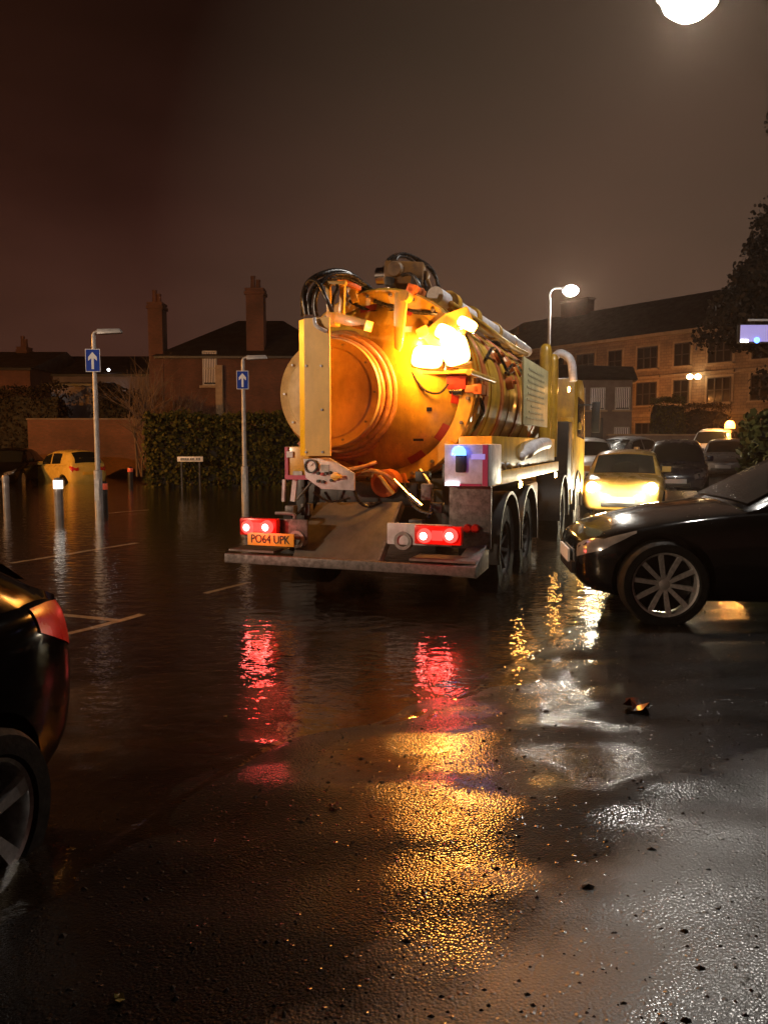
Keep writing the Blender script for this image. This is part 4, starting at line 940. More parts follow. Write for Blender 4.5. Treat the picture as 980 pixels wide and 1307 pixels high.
# right locker with a small blue lamp, splashed lower panel
a = T(567,567,0.36); b = T(623,621,0.36)
m = MB(); m.box(((a.x+b.x)/2, 0.65, (a.z+b.z)/2), (b.x-a.x, 0.58, a.z-b.z)); rl = part('side_locker', m, 'white', None, 0.01)
m = MB(); m.box((b.x-0.03, 0.356, (a.z+b.z)/2), (0.05, 0.014, a.z-b.z-0.01)); m.box(((a.x+b.x)/2-0.03, 0.356, b.z+0.012), (b.x-a.x-0.08, 0.014, 0.022)); part('red_border', m, 'magenta', rl)
q = T(588, 590, 0.35); m = MB(); m.box(q, (0.10, 0.05, 0.19)); lat = part('latch', m, 'black', rl, 0.02)
q2 = T(586, 577, 0.34); m = MB(); m.lathe([(0.0,0.09),(0.04,0.08),(0.065,0.045),(0.07,0.0)], Matrix.Translation(q2+Vector((0,-0.02,-0.03))) @ Matrix.Rotation(R_(90), 4, 'X'), 16); part('blue_lamp', m, 'blue', rl)
m = MB(); m.box(T(610, 583, 0.35), (0.13, 0.012, 0.05)); part('sticker', m, 'lilac', rl)  # sticker face glows, its lilac light put into the material
m = MB(); m.box(T(577, 618, 0.35), (0.13, 0.02, 0.022)); part('strip_light', m, 'porch', rl)
m = MB(); m.box((b.x-0.20, 0.50, (b.z+0.42)/2), (0.40, 0.05, b.z-0.43)); lp = part('splash_panel', m, 'dirty', None, 0.008)
for px in (596, 606):
    q = T(px, 675, 0.45); m = MB(); m.lathe([(0.0,-0.02),(0.035,-0.02),(0.045,0.02)], Matrix.Translation(q), 16); part('rear_reflector', m, 'redglass', lp)
for sx in (-0.8, 0.8):
    m = MB(); m.box((sx, 0.95, 0.82), (0.10, 0.4, 0.8)); part('side_plate', m, 'black', None, 0.01)
m = MB(); m.lathe([(0.10,0.0),(0.14,0.02),(0.14,0.20),(0.11,0.22)], Matrix.Translation((0.18, 0.62, 1.02)), 20); m.cyl((0.18,0.62,1.02),(0.18,0.80,1.02),0.1,n=18); part('outlet_valve', m, 'orange')
m = MB(); m.bar((0.10,0.60,1.15),(0.30,0.60,0.92),0.03,0.03,(0,1,0)); part('valve_lever', m, 'yellow')
for pts in ([(455,606,.5),(470,600,.45),(492,606,.5),(505,618,.6)], [(440,600,.4),(462,596,.4),(480,590,.5)]):
    m = MB(); m.tube(smooth_path([T(*q) for q in pts], 6), 0.02, 8); part('drain_hose', m, 'coil')

# ------------------------------------------------------------------ posts, signs, bollards
def lamp_post(x, y, z0, h, label):
    o = thing('lamp_post', (x, y, z0), 0, label, 'lamp post', 'unlit lamp posts with one way signs')
    m = MB(); m.tube([(0,0,0),(0,0,1.15),(0,0,1.17),(0,0,h)], [0.085,0.085,0.055,0.042], 14); m.build('pole', M['pole'], o)
    m = MB(); m.tube(smooth_path([(0,0,h-0.02),(0.01,0,h+0.03),(0.10,0,h+0.07),(0.22,0,h+0.075)], 4), 0.03, 10); m.build('arm', M['pole'], o)
    m = MB(); m.hexa([(0.10,-0.10,h+0.00),(0.60,-0.08,h+0.03),(0.60,0.08,h+0.03),(0.10,0.10,h+0.00),(0.10,-0.09,h+0.11),(0.56,-0.06,h+0.12),(0.56,0.06,h+0.12),(0.10,0.09,h+0.11)]); m.build('lamp_head', M['pole'], o, bev=0.02)
    m = MB(); m.box((0, -0.088, 0.75), (0.10, 0.012, 0.45)); m.build('hatch', M['pole'], o)
    return o
def one_way(x, y, z, rz, label, s=1.0):
    o = thing('one_way_sign', (x, y, z), rz, label, 'sign', 'one way signs')
    m = MB(); m.box((0,0,0), (0.34*s, 0.012, 0.52*s)); m.build('panel', M['signwhite'], o, bev=0.004)
    m = MB(); m.box((0,-0.008,0), (0.31*s, 0.006, 0.49*s)); m.build('blue_field', M['signblue'], o)
    m = MB(); m.prism([(-0.028,-0.20),(0.028,-0.20),(0.028,0.05),(0.10,-0.01),(0.10,0.075),(0.0,0.19),(-0.10,0.075),(-0.10,-0.01),(-0.028,0.05)], Matrix.Translation((0,-0.017,0)) @ Matrix.Scale(s,4), 0.006); m.build('white_arrow', M['signwhite'], o)
    m = MB(); m.box((0,0.03,0.1), (0.13,0.05,0.03)); m.box((0,0.03,-0.1), (0.13,0.05,0.03)); m.build('clip', M['grey'], o)
    return o
P1 = at_z(127, 652); d1 = P1.y
h1 = at_y(121, 424, d1).z
lamp_post(P1.x, P1.y, -0.3, h1+0.25, 'tall grey lamp post standing in the flood behind the white topped bollard')
s1 = at_y(120, 460, d1-0.08); one_way(P1.x, d1-0.08, s1.z, 0, 'blue one way arrow sign on the post beside the yellow hatchback', 0.9)
P2 = at_z(313, 640); d2 = P2.y; h2 = at_y(311, 457, d2).z
lamp_post(P2.x, P2.y, -0.3, h2+0.25, 'grey lamp post in front of the hedge beside the truck')
s2 = at_y(312, 485, d2-0.08); one_way(P2.x, d2-0.08, s2.z, 0, 'blue one way arrow sign on the post in front of the hedge', 0.85)

def bollard(px, py, h, r, top, label, dark=False, band=0.13, nm='bollard'):
    p = at_z(px, py); o = thing(nm, (p.x, p.y, -0.3), 0, label, 'bollard', 'bollards round the flooded corner')
    H = h+0.3
    m = MB(); m.lathe([(r, 0.0), (r, H-0.30), (r*1.05, H-0.28), (r*1.05, H-0.26), (r, H-0.24), (r, H-0.02), (r*0.8, H), (0.0, H+0.012)], Matrix.Rotation(R_(90), 4, 'X'), 20, cap=False); m.build('post', M['bollard_dark' if dark else 'bollard'], o)
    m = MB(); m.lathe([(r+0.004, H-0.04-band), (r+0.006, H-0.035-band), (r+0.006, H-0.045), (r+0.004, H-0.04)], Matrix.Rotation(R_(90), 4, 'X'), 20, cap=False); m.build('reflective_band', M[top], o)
    return o
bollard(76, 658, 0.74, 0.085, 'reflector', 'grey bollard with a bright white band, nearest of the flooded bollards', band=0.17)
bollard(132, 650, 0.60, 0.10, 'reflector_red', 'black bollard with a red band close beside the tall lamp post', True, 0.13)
bollard(9, 648, 0.72, 0.07, 'bollard', 'plain grey bollard in front of the black saloon at the wall')
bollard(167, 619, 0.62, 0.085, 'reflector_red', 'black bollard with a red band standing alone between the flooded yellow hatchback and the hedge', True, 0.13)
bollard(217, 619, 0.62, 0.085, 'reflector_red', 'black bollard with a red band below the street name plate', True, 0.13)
p = at_y(243, 586, 24.0)
o = thing('street_name_plate', (p.x, p.y, -0.2), 0, 'low white street name plate on two legs before the hedge', 'sign')
m = MB(); m.box((0,0,p.z+0.2), (0.80, 0.02, 0.16)); bd = m.build('panel', M['plate_w'], o, bev=0.01)
m = MB()
rb = random.Random(4); x = -0.30
while x < 0.28:
    wd = rb.uniform(0.02, 0.05)
    if rb.random() < 0.85: m.box((x+wd/2, -0.012, p.z+0.205), (wd*0.8, 0.004, 0.055))
    x += wd*1.15
m.box((0.0, -0.012, p.z+0.165), (0.62, 0.004, 0.012)); m.v = [Vector((v.x, v.y, v.z-0.012 if v.z > p.z+0.19 and v.z < p.z+0.2 else v.z)) for v in m.v]
m.build('lettering', M['ink'], bd)
for sx in (-0.28, 0.28):
    m = MB(); m.box((sx, 0.03, (p.z+0.2)/2), (0.05, 0.05, p.z+0.2)); m.build('leg', M['bollard_dark'], o)

# ------------------------------------------------------------------ lit street lamps
def add_light(name, typ, loc, power, color, radius=0.1, parent=None, **kw):
    l = bpy.data.lights.new(name, typ); l.energy = power; l.color = color
    if hasattr(l, 'shadow_soft_size'): l.shadow_soft_size = radius
    for k, v in kw.items(): setattr(l, k, v)
    o = bpy.data.objects.new(name, l); COL.objects.link(o); o.location = loc
    if parent: o.parent = parent
    return o
def lit_lamp(base, head, label, lens, power, color, spot=True, r=0.08, group=None, nm='street_lamp', lens_s=1.0):
    base = Vector(base); head = Vector(head)
    o = thing(nm, base, 0, label, 'street lamp', group); top = head-base; d = Vector((top.x, top.y, 0)); L_ = max(0.3, d.length); d = d.normalized() if d.length > 0.01 else Vector((1,0,0))
    m = MB(); m.tube([(0,0,0),(0,0,1.4),(0,0,1.43),(0,0,top.z-0.35)], [r*1.5, r*1.5, r, r*0.7], 14); m.build('pole', M['pole'], o)
    m = MB(); m.tube(smooth_path([(0,0,top.z-0.4),(0,0,top.z-0.1),(d.x*L_*0.25,d.y*L_*0.25,top.z+0.10),(d.x*L_*0.85,d.y*L_*0.85,top.z+0.08)], 6), r*0.5, 10); m.build('arm', M['pole'], o)
    s = Vector((-d.y, d.x, 0)); hd_ = MB(); c = top
    def bx(mb, l0, l1, w_, z0, z1): mb.hexa([c+d*l0-s*w_+Vector((0,0,z0)), c+d*l1-s*w_*0.8+Vector((0,0,z0)), c+d*l1+s*w_*0.8+Vector((0,0,z0)), c+d*l0+s*w_+Vector((0,0,z0)), c+d*l0-s*w_*0.8+Vector((0,0,z1)), c+d*l1-s*w_*0.6+Vector((0,0,z1)), c+d*l1+s*w_*0.6+Vector((0,0,z1)), c+d*l0+s*w_*0.8+Vector((0,0,z1))])
    bx(hd_, -0.35, 0.33, 0.16, 0.02, 0.13); hd_.build('lamp_head', M['pole'], o, bev=0.02)
    ln = MB(); ln.lathe([(0.0,-0.11*lens_s),(0.08*lens_s,-0.10*lens_s),(0.14*lens_s,-0.05*lens_s),(0.16*lens_s,0.0),(0.12*lens_s,0.07*lens_s),(0.05*lens_s,0.10*lens_s)], Matrix.Translation(c) @ Matrix.Rotation(R_(90), 4, 'X'), 20, cap=False); ln.build('lamp_lens', M[lens], o)
    if power: 
        l = add_light('lamp_glow', 'POINT', c+Vector((0,0,-0.2)), power, color, 0.12, o)
    return o
# white lamp high over the pavement, right
hn = at_y(881, -4, 8.6)
lit_lamp((6.9, 5.2, 0.05), hn, 'bright white street lamp hanging over the near pavement', 'led', 620, (1.0,0.93,0.84), lens_s=1.9)  # lens enlarged to the size of its glare
hf = at_y(728, 371, 33.0); bf = at_y(698, 560, 33.0)
lit_lamp((bf.x, bf.y, 0.2), hf, 'white street lamp on a thin pole behind the truck', 'led', 1500, (1.0,0.90,0.72), lens_s=2.0)  # oversized lens, the lamp's bloom put into its shape
# lamp behind the viewer that lights the tail of the truck, and two sodium lamps out of the frame
lit_lamp((-17.6, -2.6, -0.3), (-16.0, -2.0, 5.0), 'white street lamp behind the viewer', 'led', 7500, (1.0,0.72,0.48))
lit_lamp((-20.0, 17.5, -0.2), (-18.8, 17.4, 5.2), 'orange sodium street lamp beyond the yellow hatchback', 'sodium', 7000, (1.0,0.36,0.04))
lit_lamp((15.6, 54.4, 0.3), (16.6, 54.6, 5.0), 'orange sodium street lamp before the sandstone terrace', 'sodium', 760, (1.0,0.36,0.08))
# light from the truck's work lamps, tail lamps, headlamps and beacon, plus added fill lights
for q in WLP:
    add_light('work_lamp_glow', 'POINT', q+Vector((0.0,-0.12,-0.02)), 58, (1.0,0.38,0.055), 0.12, tr)
add_light('added_bracket_fill', 'POINT', T(560, 432, 0.66), 36, (1.0,0.46,0.10), 0.03, tr)  # fill light added to whiten the bracket
for (px, py, a_) in ((563, 437, 0.87), (583, 425, 0.88), (560, 470, 0.90), (535, 438, 0.88)):
    add_light('added_bracket_glare', 'POINT', T(px, py, a_), 9.0, (1.0,0.60,0.25), 0.02, tr)  # small lights added between the lamps, bleaching the bracket like glare
for (px, py) in ((328, 673), (557, 684)):
    add_light('tail_glow', 'POINT', T(px, py, -0.16), 4.5, (1.0,0.06,0.05), 0.05, tr)
q = T(588, 572, 0.12); add_light('blue_glow', 'POINT', q, 0.5, (0.35,0.2,1.0), 0.05, tr)
sc = [x for x in COL.objects if x.name == 'small_hatchback'][0]
for sx in (-0.58, 0.58):
    l = add_light('headlamp_glow', 'SPOT', (sx, 2.02, 0.75), 45, (1.0,0.88,0.62), 0.08, sc, spot_size=R_(120), spot_blend=0.8); l.rotation_euler = (R_(86), 0, 0)
for sx in (-0.58, 0.58):
    add_light('added_grille_fill', 'POINT', (sx*0.7, 2.28, 0.55), 80, (1.0,0.86,0.55), 0.08, sc)  # lights added ahead of the grille to whiten the car front
add_light('beacon_glow', 'POINT', (-0.62, 0.55, 2.05), 500, (1.0,0.40,0.08), 0.1, van)

# ------------------------------------------------------------------ plants
def leaf_cloud(name, mat, parent, n, fn, s0, s1, seed=1):
    r = random.Random(seed); vs = []; fs = []
    for i in range(n):
        c = fn(r); a = Vector((r.gauss(0,1), r.gauss(0,1), r.gauss(0,1))).normalized(); b = a.orthogonal().normalized()
        b = Matrix.Rotation(r.random()*6.28, 3, a) @ b; e = a.cross(b); s = r.uniform(s0, s1)
        k = len(vs); vs += [c-b*s*0.5-e*s*0.3, c+b*s*0.1-e*s*0.5, c+b*s*0.7, c+b*s*0.1+e*s*0.5, c-b*s*0.5+e*s*0.3]
        fs.append((k, k+1, k+2, k+3, k+4))
    me = bpy.data.meshes.new(name); me.from_pydata([tuple(v) for v in vs], [], fs); me.materials.append(mat)
    o = bpy.data.objects.new(name, me); COL.objects.link(o); o.parent = parent; return o
def limb(mb, p, d, L_, r, depth, rr, ends, spread=0.6, n=7):
    pts = [p]; q = p.copy(); dd = d.copy()
    for i in range(4):
        dd = (dd + Vector((rr.gauss(0,.12), rr.gauss(0,.12), rr.gauss(0.03,.08)))).normalized(); q = q+dd*L_/4; pts.append(q.copy())
    mb.tube(pts, [r*(1-0.13*i) for i in range(5)], n); ends.append(q.copy())
    if depth > 0:
        for k in range(rr.choice((2,3,3))):
            t = rr.uniform(0.45, 1.0); b = pts[min(4, int(t*4))]
            nd = (dd + Vector((rr.gauss(0,spread), rr.gauss(0,spread), rr.gauss(0.1,spread*0.6)))).normalized()
            limb(mb, b, nd, L_*rr.uniform(0.6,0.8), r*0.55, depth-1, rr, ends, spread, max(4, n-1))
def tree(x, y, z, h, w, seed, label, mat, nleaf, ls=(0.10,0.22), lean=0):
    o = thing('tree', (x, y, z), 0, label, 'tree'); rr = random.Random(seed); ends = []
    m = MB(); m.tube(smooth_path([(0,0,0),(0.05,0,h*0.15),(lean*0.4,0.05,h*0.32)], 4), [0.26-0.02*i for i in range(9)], 10); top = Vector((lean*0.4, 0.05, h*0.32))
    for k in range(7):
        a = k*0.9+rr.random(); limb(m, top-Vector((0,0,rr.uniform(0,1.6))), Vector((math.cos(a)*0.7, math.sin(a)*0.7, rr.uniform(0.5,1.2))).normalized(), h*0.27, 0.12, 3, rr, ends)
    m.build('trunk', M['bark'], o, fix=False)
    cl = [(Vector((rr.gauss(0,w*0.42), rr.gauss(0,w*0.42), h*0.56+rr.gauss(0,h*0.20))), rr.uniform(0.35,0.95)) for _ in range(50)] + [(e, rr.uniform(0.35, 0.6)) for e in ends]
    def fn(r):
        c, s = r.choice(cl); g = Vector((r.gauss(0,1), r.gauss(0,1), r.gauss(0,0.85))); L2 = g.length
        if L2 > 1.5: g *= 1.5*r.random()/L2
        return c+g*s*0.6
    leaf_cloud('crown', mat, o, nleaf, fn, *ls, seed=seed); return o
p = at_y(985, 560, 24.0)
tree(p.x+1.2, p.y, 0.2, 10.6, 2.7, 5, 'tall dark leafy tree rising over the parked cars and sandstone terrace', M['leafdark'], 70000, (0.06,0.14))
def hedge(x0, x1, y, dpt, z0, z1, seed, label, mat, n, nm='hedge', rz=0):
    c = Vector(((x0+x1)/2, y, z0)); o = thing(nm, c, rz, label, nm.replace('_',' ')); hw = (x1-x0)/2; H = z1-z0; r0 = random.Random(seed)
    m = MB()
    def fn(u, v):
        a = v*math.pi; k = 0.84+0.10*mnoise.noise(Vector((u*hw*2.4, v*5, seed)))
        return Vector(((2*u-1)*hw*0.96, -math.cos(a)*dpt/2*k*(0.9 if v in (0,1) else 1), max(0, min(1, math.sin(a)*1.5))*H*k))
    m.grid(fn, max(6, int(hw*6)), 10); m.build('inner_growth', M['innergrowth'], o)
    def f2(r):
        u = r.uniform(-1,1); a = r.random(); bump = 1+0.10*mnoise.noise(Vector((u*hw*1.3, a*4, seed+3)))
        if a < 0.45: return Vector((u*hw, -dpt/2*bump+abs(r.gauss(0,.06)), r.random()*H))
        if a < 0.7: return Vector((u*hw, r.uniform(-dpt/2, dpt/2), H*(0.96+0.10*mnoise.noise(Vector((u*hw*0.9, seed, 2.0))))+r.gauss(0,.09)))
        if a < 0.85: return Vector(((hw*bump if r.random() < 0.5 else -hw*bump), r.uniform(-dpt/2, dpt/2), r.random()*H))
        return Vector((u*hw, dpt/2*bump*r.random(), r.random()*H))
    leaf_cloud('foliage', mat, o, n, f2, 0.05, 0.13, seed); return o
a = at_y(186, 560, 25.0); b = at_y(398, 560, 25.0)
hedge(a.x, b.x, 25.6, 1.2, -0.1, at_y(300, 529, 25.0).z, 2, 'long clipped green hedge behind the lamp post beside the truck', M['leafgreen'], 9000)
a = at_y(964, 560, 12.5); hedge(a.x, a.x+1.6, 12.5, 1.2, 0.1, at_y(970, 536, 12.0).z, 5, 'green bush at the right picture edge behind the black saloon', M['leafgreen'], 5000, 'bush')
a = at_y(832, 550, 50); b = at_y(868, 550, 50); hedge(a.x, b.x, 50, 1.6, 0.4, at_y(850, 507, 50).z, 6, 'rounded green bush against the sandstone terrace', M['leafgreen'], 2500, 'bush')
a = at_y(868, 550, 51); b = at_y(925, 550, 51); hedge(a.x, b.x, 51, 1.6, 0.4, at_y(880, 516, 51).z, 7, 'reddish brown shrub beside the rounded green bush', M['leafbrown'], 2500, 'shrub')
a = at_y(-30, 550, 35.5); b = at_y(84, 550, 35.5); hedge(a.x, b.x, 35.5, 1.6, 0.2, at_y(20, 494, 35.5).z, 8, 'dark overgrown bush over the brick wall at the left picture edge', M['leafdark'], 4000, 'bush')
a = at_y(126, 550, 35); b = at_y(176, 550, 35); hedge(a.x, b.x, 35, 1.4, 0.2, at_y(150, 497, 35).z, 9, 'dark round bush behind the brick wall under the porch light', M['leafdark'], 2600, 'bush')
def bare(px, d, h, seed, label, n=7, w=0.5):
    p = at_y(px, 560, d); o = thing('bare_shrub', (p.x, p.y, 0.2), 0, label, 'shrub', 'leafless shrubs by the hedge'); rr = random.Random(seed); m = MB(); e = []
    for k in range(n):
        limb(m, Vector((rr.gauss(0,.25), rr.gauss(0,.2), 0)), Vector((rr.gauss(0,.22), rr.gauss(0,.2), 1)).normalized(), h*0.55, 0.045, 3, rr, e, w, 5)
    m.build('branches', M['twig'], o, fix=False); return o
bare(188, 28.5, 4.4, 3, 'bare twiggy shrub below the smaller chimney', 9)
bare(215, 28.8, 3.4, 8, 'bare shrub behind the hedge end beside the twiggy one', 7)
bare(255, 29.2, 2.8, 12, 'low bare shrub behind the hedge below the pale window', 6)

# ------------------------------------------------------------------ buildings and walls
def win(parent, Mx, w_, h_, split=2, mat='frame', blind=False, sill=True, lit=False):
    f = MB()
    def b(x0, x1, z0, z1, y0, y1): f.box(((x0+x1)/2, (y0+y1)/2, (z0+z1)/2), (x1-x0, y1-y0, z1-z0))
    t = 0.07
    b(-w_/2, -w_/2+t, 0, h_, -0.02, 0.06); b(w_/2-t, w_/2, 0, h_, -0.02, 0.06); b(-w_/2+t, w_/2-t, 0, t, -0.02, 0.06); b(-w_/2+t, w_/2-t, h_-t, h_, -0.02, 0.06)
    b(-w_/2+t, w_/2-t, h_/2-0.03, h_/2+0.03, -0.015, 0.05)
    for k in range(1, split):
        x = -w_/2+w_*k/split; b(x-0.05, x+0.05, t, h_-t, -0.025, 0.055)
    f.v = [Mx @ v for v in f.v]; wo = f.build('window', M[mat], parent)
    g_ = MB(); g_.box((0, 0.045, h_/2), (w_-t, 0.01, h_-t)); g_.v = [Mx @ v for v in g_.v]; g_.build('pane', M['pane'], wo)
    if blind:
        bl = MB(); n = 7
        for k in range(n):
            x = -w_/2+t+(w_-2*t)*(k+0.5)/n; bl.box((x, 0.015, h_*0.52), ((w_-2*t)/n*0.55, 0.012, h_*0.86))
        bl.v = [Mx @ v for v in bl.v]; bl.build('blind', M['blind'], wo)
    if sill:
        s = MB(); s.box((0, -0.05, -0.06), (w_+0.3, 0.2, 0.12)); s.v = [Mx @ v for v in s.v]; s.build('sill', M['trim'], wo)
    return wo
# sandstone terrace on the right, its front running away to the left
FD = Vector((-0.6, 0.8, 0)); F0 = Vector((21.5, 57.0, 0.3)); FN = Vector((-0.8, -0.6, 0))
te = thing('sandstone_terrace', F0, math.atan2(-FD.y, -FD.x), 'three storey sandstone terrace glowing orange under a long slate roof', 'building')
# local x runs to the right along the front, local -y faces the street
EV = 9.2
m = MB(); m.box((0, 5.0, EV/2), (44, 10.0, EV)); part_w = m.build('wall', M['sandstone'], te)
m = MB(); m.add([(-22.4,-0.45,EV+0.1),(22.4,-0.45,EV+0.1),(22.4,10.4,EV+0.1),(-22.4,10.4,EV+0.1),(-20,5,EV+3.6),(20,5,EV+3.6)], [(0,1,5,4),(2,3,4,5),(1,2,5),(3,0,4),(3,2,1,0)]); rf = m.build('roof', M['slate'], te, smooth=0)
for x in (4.6, -13.5):
    m = MB(); m.box((x, 5, EV+3.9), (3.0, 0.9, 1.6)); m.box((x, 5, EV+4.75), (3.2, 1.1, 0.16))
    ch = m.build('chimney', M['redbrick'], rf, bev=0.02)
    for k in range(5):
        q = MB(); q.lathe([(0.13,0.0),(0.10,0.5),(0.12,0.55)], Matrix.Translation((x-1.1+0.55*k, 5, EV+4.83)) @ Matrix.Rotation(R_(90), 4, 'X'), 10); 
m = MB(); m.box((0,-0.22,EV-0.02), (44.5, 0.44, 0.24)); m.build('cornice', M['trim'], te)
for z in (3.25, 6.1):
    m = MB(); m.box((0,-0.06,z), (44.1, 0.12, 0.20)); m.build('string_course', M['trim'], te)
WX = [-14.2, -11.3, -8.4, -5.5, -2.6, 0.3, 3.2, 6.1, 9.0, 11.9]
for i, x in enumerate(WX):
    for fl, (z, h_) in enumerate(((0.9, 1.8), (4.0, 1.75), (6.75, 1.65))):
        sp = 3 if i % 2 == 0 else 2
        wd = 1.75 if sp == 3 else 1.25
        rec = MB(); rec.box((x,-0.02,z+h_/2), (wd+0.36, 0.06, h_+0.30)); rec.build('window_surround', M['trim'], te)
        win(te, Matrix.Translation((x, -0.10, z)), wd, h_, sp, 'darkframe')
        if fl == 1:
            m = MB(); m.box((x,-0.16,z+h_+0.36), (wd+0.6, 0.3, 0.16)); m.build('hood_mould', M['trim'], te)
q = at_y(885, 481, 55.2)
li = MB()
for dx in (-0.28, 0.28):
    li.lathe([(0.0,0.22),(0.16,0.16),(0.24,0.0),(0.16,-0.14),(0.0,-0.18)], Matrix.Translation((q.x+dx, q.y, q.z)) @ Matrix.Rotation(R_(90), 4, 'X'), 14, cap=False)
lo = li.build('room_lamp', M['bulb']); lo.data.transform(Matrix.Translation(-q)); lo.location = q
tag(lo, 'pair of lit globe lamps in an upper window of the terrace', 'lamp')
# lower rendered annex with striped blinds
an = thing('rendered_house', at_y(734, 560, 51.0).xy.to_3d()+Vector((0,0,0.3)), R_(-14), 'low grey rendered house with white striped blinds at the terrace end', 'house')
m = MB(); m.box((0, 1.4, 2.65), (7.0, 2.8, 5.3)); m.build('wall', M['render'], an)
m = MB(); m.add([(-3.8,-0.3,5.3),(3.8,-0.3,5.2),(3.8,3.1,5.2),(-3.8,3.1,5.3),(-3.8,1.6,6.6),(3.6,1.6,6.2)], [(0,1,5,4),(2,3,4,5),(1,2,5),(3,0,4),(3,2,1,0)]); m.build('roof', M['slate'], an, smooth=0)
for x in (0.1, 1.35, 2.9):
    win(an, Matrix.Translation((x, -0.06, 3.3)), 0.95, 1.45, 1, 'frame', blind=True)
win(an, Matrix.Translation((2.9, -0.06, 1.1)), 0.95, 1.1, 1, 'frame', blind=True)
m = MB(); m.box((1.35, -0.03, 1.5), (0.75, 0.08, 2.6)); m.build('door', M['black'], an)
# low garden wall before the terrace
a = at_y(775, 560, 46.0); b = at_y(1060, 560, 46.0)
m = MB(); L_ = b.x-a.x; m.box((L_/2, 0, 0.85), (L_, 0.3, 1.7)); o = thing('garden_wall', (a.x, 46.0, 0.2), 0, 'long low garden wall in front of the sandstone terrace', 'wall'); m.build('masonry', M['render'], o)
m = MB(); m.box((L_/2, 0, 1.74), (L_+0.1, 0.42, 0.09)); m.build('coping', M['trim'], o, bev=0.015)
# brick wall on the left behind the flooded hatchback
a = at_y(38, 560, 33.0); b = at_y(190, 560, 33.0); zt = at_y(100, 536, 33.0).z
o = thing('brick_wall', (a.x, 33.0, -0.3), 0, 'reddish brick wall behind the yellow hatchback', 'wall'); L_ = b.x-a.x
m = MB(); m.box((L_/2, 0, (zt+0.3)/2), (L_, 0.25, zt+0.3)); m.build('masonry', M['redbrick'], o)
m = MB(); m.box((L_/2, 0, zt+0.3+0.035), (L_+0.08, 0.36, 0.07)); m.build('coping', M['render'], o, bev=0.012)

# houses on the left
def house(name, px0, px1, d, eave_y, ridge_y, depth, label, wallm, hip=0.0, cat='house', rx0=None):
    a = at_y(px0, 560, d); b = at_y(px1, 560, d); L_ = b.x-a.x; ze = at_y(px0, eave_y, d).z; zr = at_y(px0, ridge_y, d).z
    o = thing(name, (a.x, d, 0.3), 0, label, cat)
    m = MB(); m.box((L_/2, depth/2, (ze-0.3)/2), (L_, depth, ze-0.3))
    m.build('wall', M[wallm], o)
    e = ze-0.3; rr = zr-0.3
    m = MB(); m.add([(-0.3,-0.3,e),(L_+0.3,-0.3,e),(L_+0.3,depth+0.3,e),(-0.3,depth+0.3,e),(hip*L_-0.3*(hip == 0),depth/2,rr),(L_-hip*L_+0.3*(hip == 0),depth/2,rr)], [(0,1,5,4),(2,3,4,5),(1,2,5),(3,0,4),(3,2,1,0)])
    rf = m.build('roof', M['slate'], o, smooth=0)
    m = MB(); m.box((L_/2,-0.2,e-0.06), (L_+0.4, 0.14, 0.12)); m.build('gutter', M['black'], o)
    return o, rf, a, L_, e
def stack(rf, a, d, px0, px1, ytop, dep, dy, pots=3, zb=2.0):
    q0 = at_y(px0, 400, d+dy); q1 = at_y(px1, 400, d+dy); zt = at_y((px0+px1)/2, ytop, d+dy).z-0.3
    cx = (q0.x+q1.x)/2-a.x; w_ = q1.x-q0.x; hpot = 0.55
    m = MB(); m.box((cx, dy, (zb+zt-hpot)/2), (w_, dep, zt-hpot-zb)); m.box((cx, dy, zt-hpot-0.25), (w_*1.18, dep*1.15, 0.16)); m.box((cx, dy, zt-hpot-0.05), (w_*1.1, dep*1.08, 0.10))
    c = m.build('chimney', M['redbrick'], rf)
    for k in range(pots):
        p_ = MB(); x = cx+(k-(pots-1)/2)*w_*0.30; hh = hpot*(1.25 if k == 0 else 0.9)
        p_.lathe([(0.14,0.0),(0.11,hh*0.8),(0.13,hh*0.85),(0.13,hh)], Matrix.Translation((x, dy, zt-hpot)) @ Matrix.Rotation(R_(90), 4, 'X'), 10); p_.build('chimney_pot', M['redbrick'], c)
h1o, r1, a1, L1, e1 = house('gabled_house', 206, 430, 41.0, 455, 392, 9.0, 'dark house with a hipped roof and tall twin chimneys behind the hedge', 'redbrick', hip=0.36)
stack(r1, a1, 41.0, 316, 338, 356, 0.9, 0.8, 2)
stack(r1, a1, 41.0, 192, 210, 374, 0.9, 0.4, 2, 0.0)
q = at_y(268, 492, 40.9); win(h1o, Matrix.Translation((q.x-a1.x, -0.06, q.z-0.3)), 0.75, 1.8, 1, 'frame', blind=True)
m = MB(); q = at_y(281, 560, 40.7); m.box((q.x-a1.x, -0.2, 2.6), (0.36, 0.25, 5.2)); m.build('pilaster', M['trim'], h1o)
for px in (225, 340, 365):
    q = at_y(px, 520, 40.9); win(h1o, Matrix.Translation((q.x-a1.x, -0.06, 1.2)), 1.2, 1.4, 2, 'darkframe')
h2o, r2, a2, L2, e2 = house('terraced_house', 30, 196, 47.0, 478, 444, 9.0, 'long dark slate roofed house row behind the brick wall', 'render')
for px in (60, 150):
    q = at_y(px, 520, 46.9); win(h2o, Matrix.Translation((q.x-a2.x, -0.06, 1.2)), 1.3, 1.4, 2, 'darkframe')
h3o, r3, a3, L3, e3 = house('brick_house', -150, 42, 44.0, 470, 437, 9.0, 'dark red house with a small chimney at the left picture edge', 'redbrick')
stack(r3, a3, 44.0, 24, 36, 432, 0.8, 4.5, 2, 4.0)
h4o, r4, a4, L4, e4 = house('garden_shed', 68, 122, 38.0, 490, 484, 4.0, 'pale rendered outbuilding behind the brick wall and lamp post', 'render')
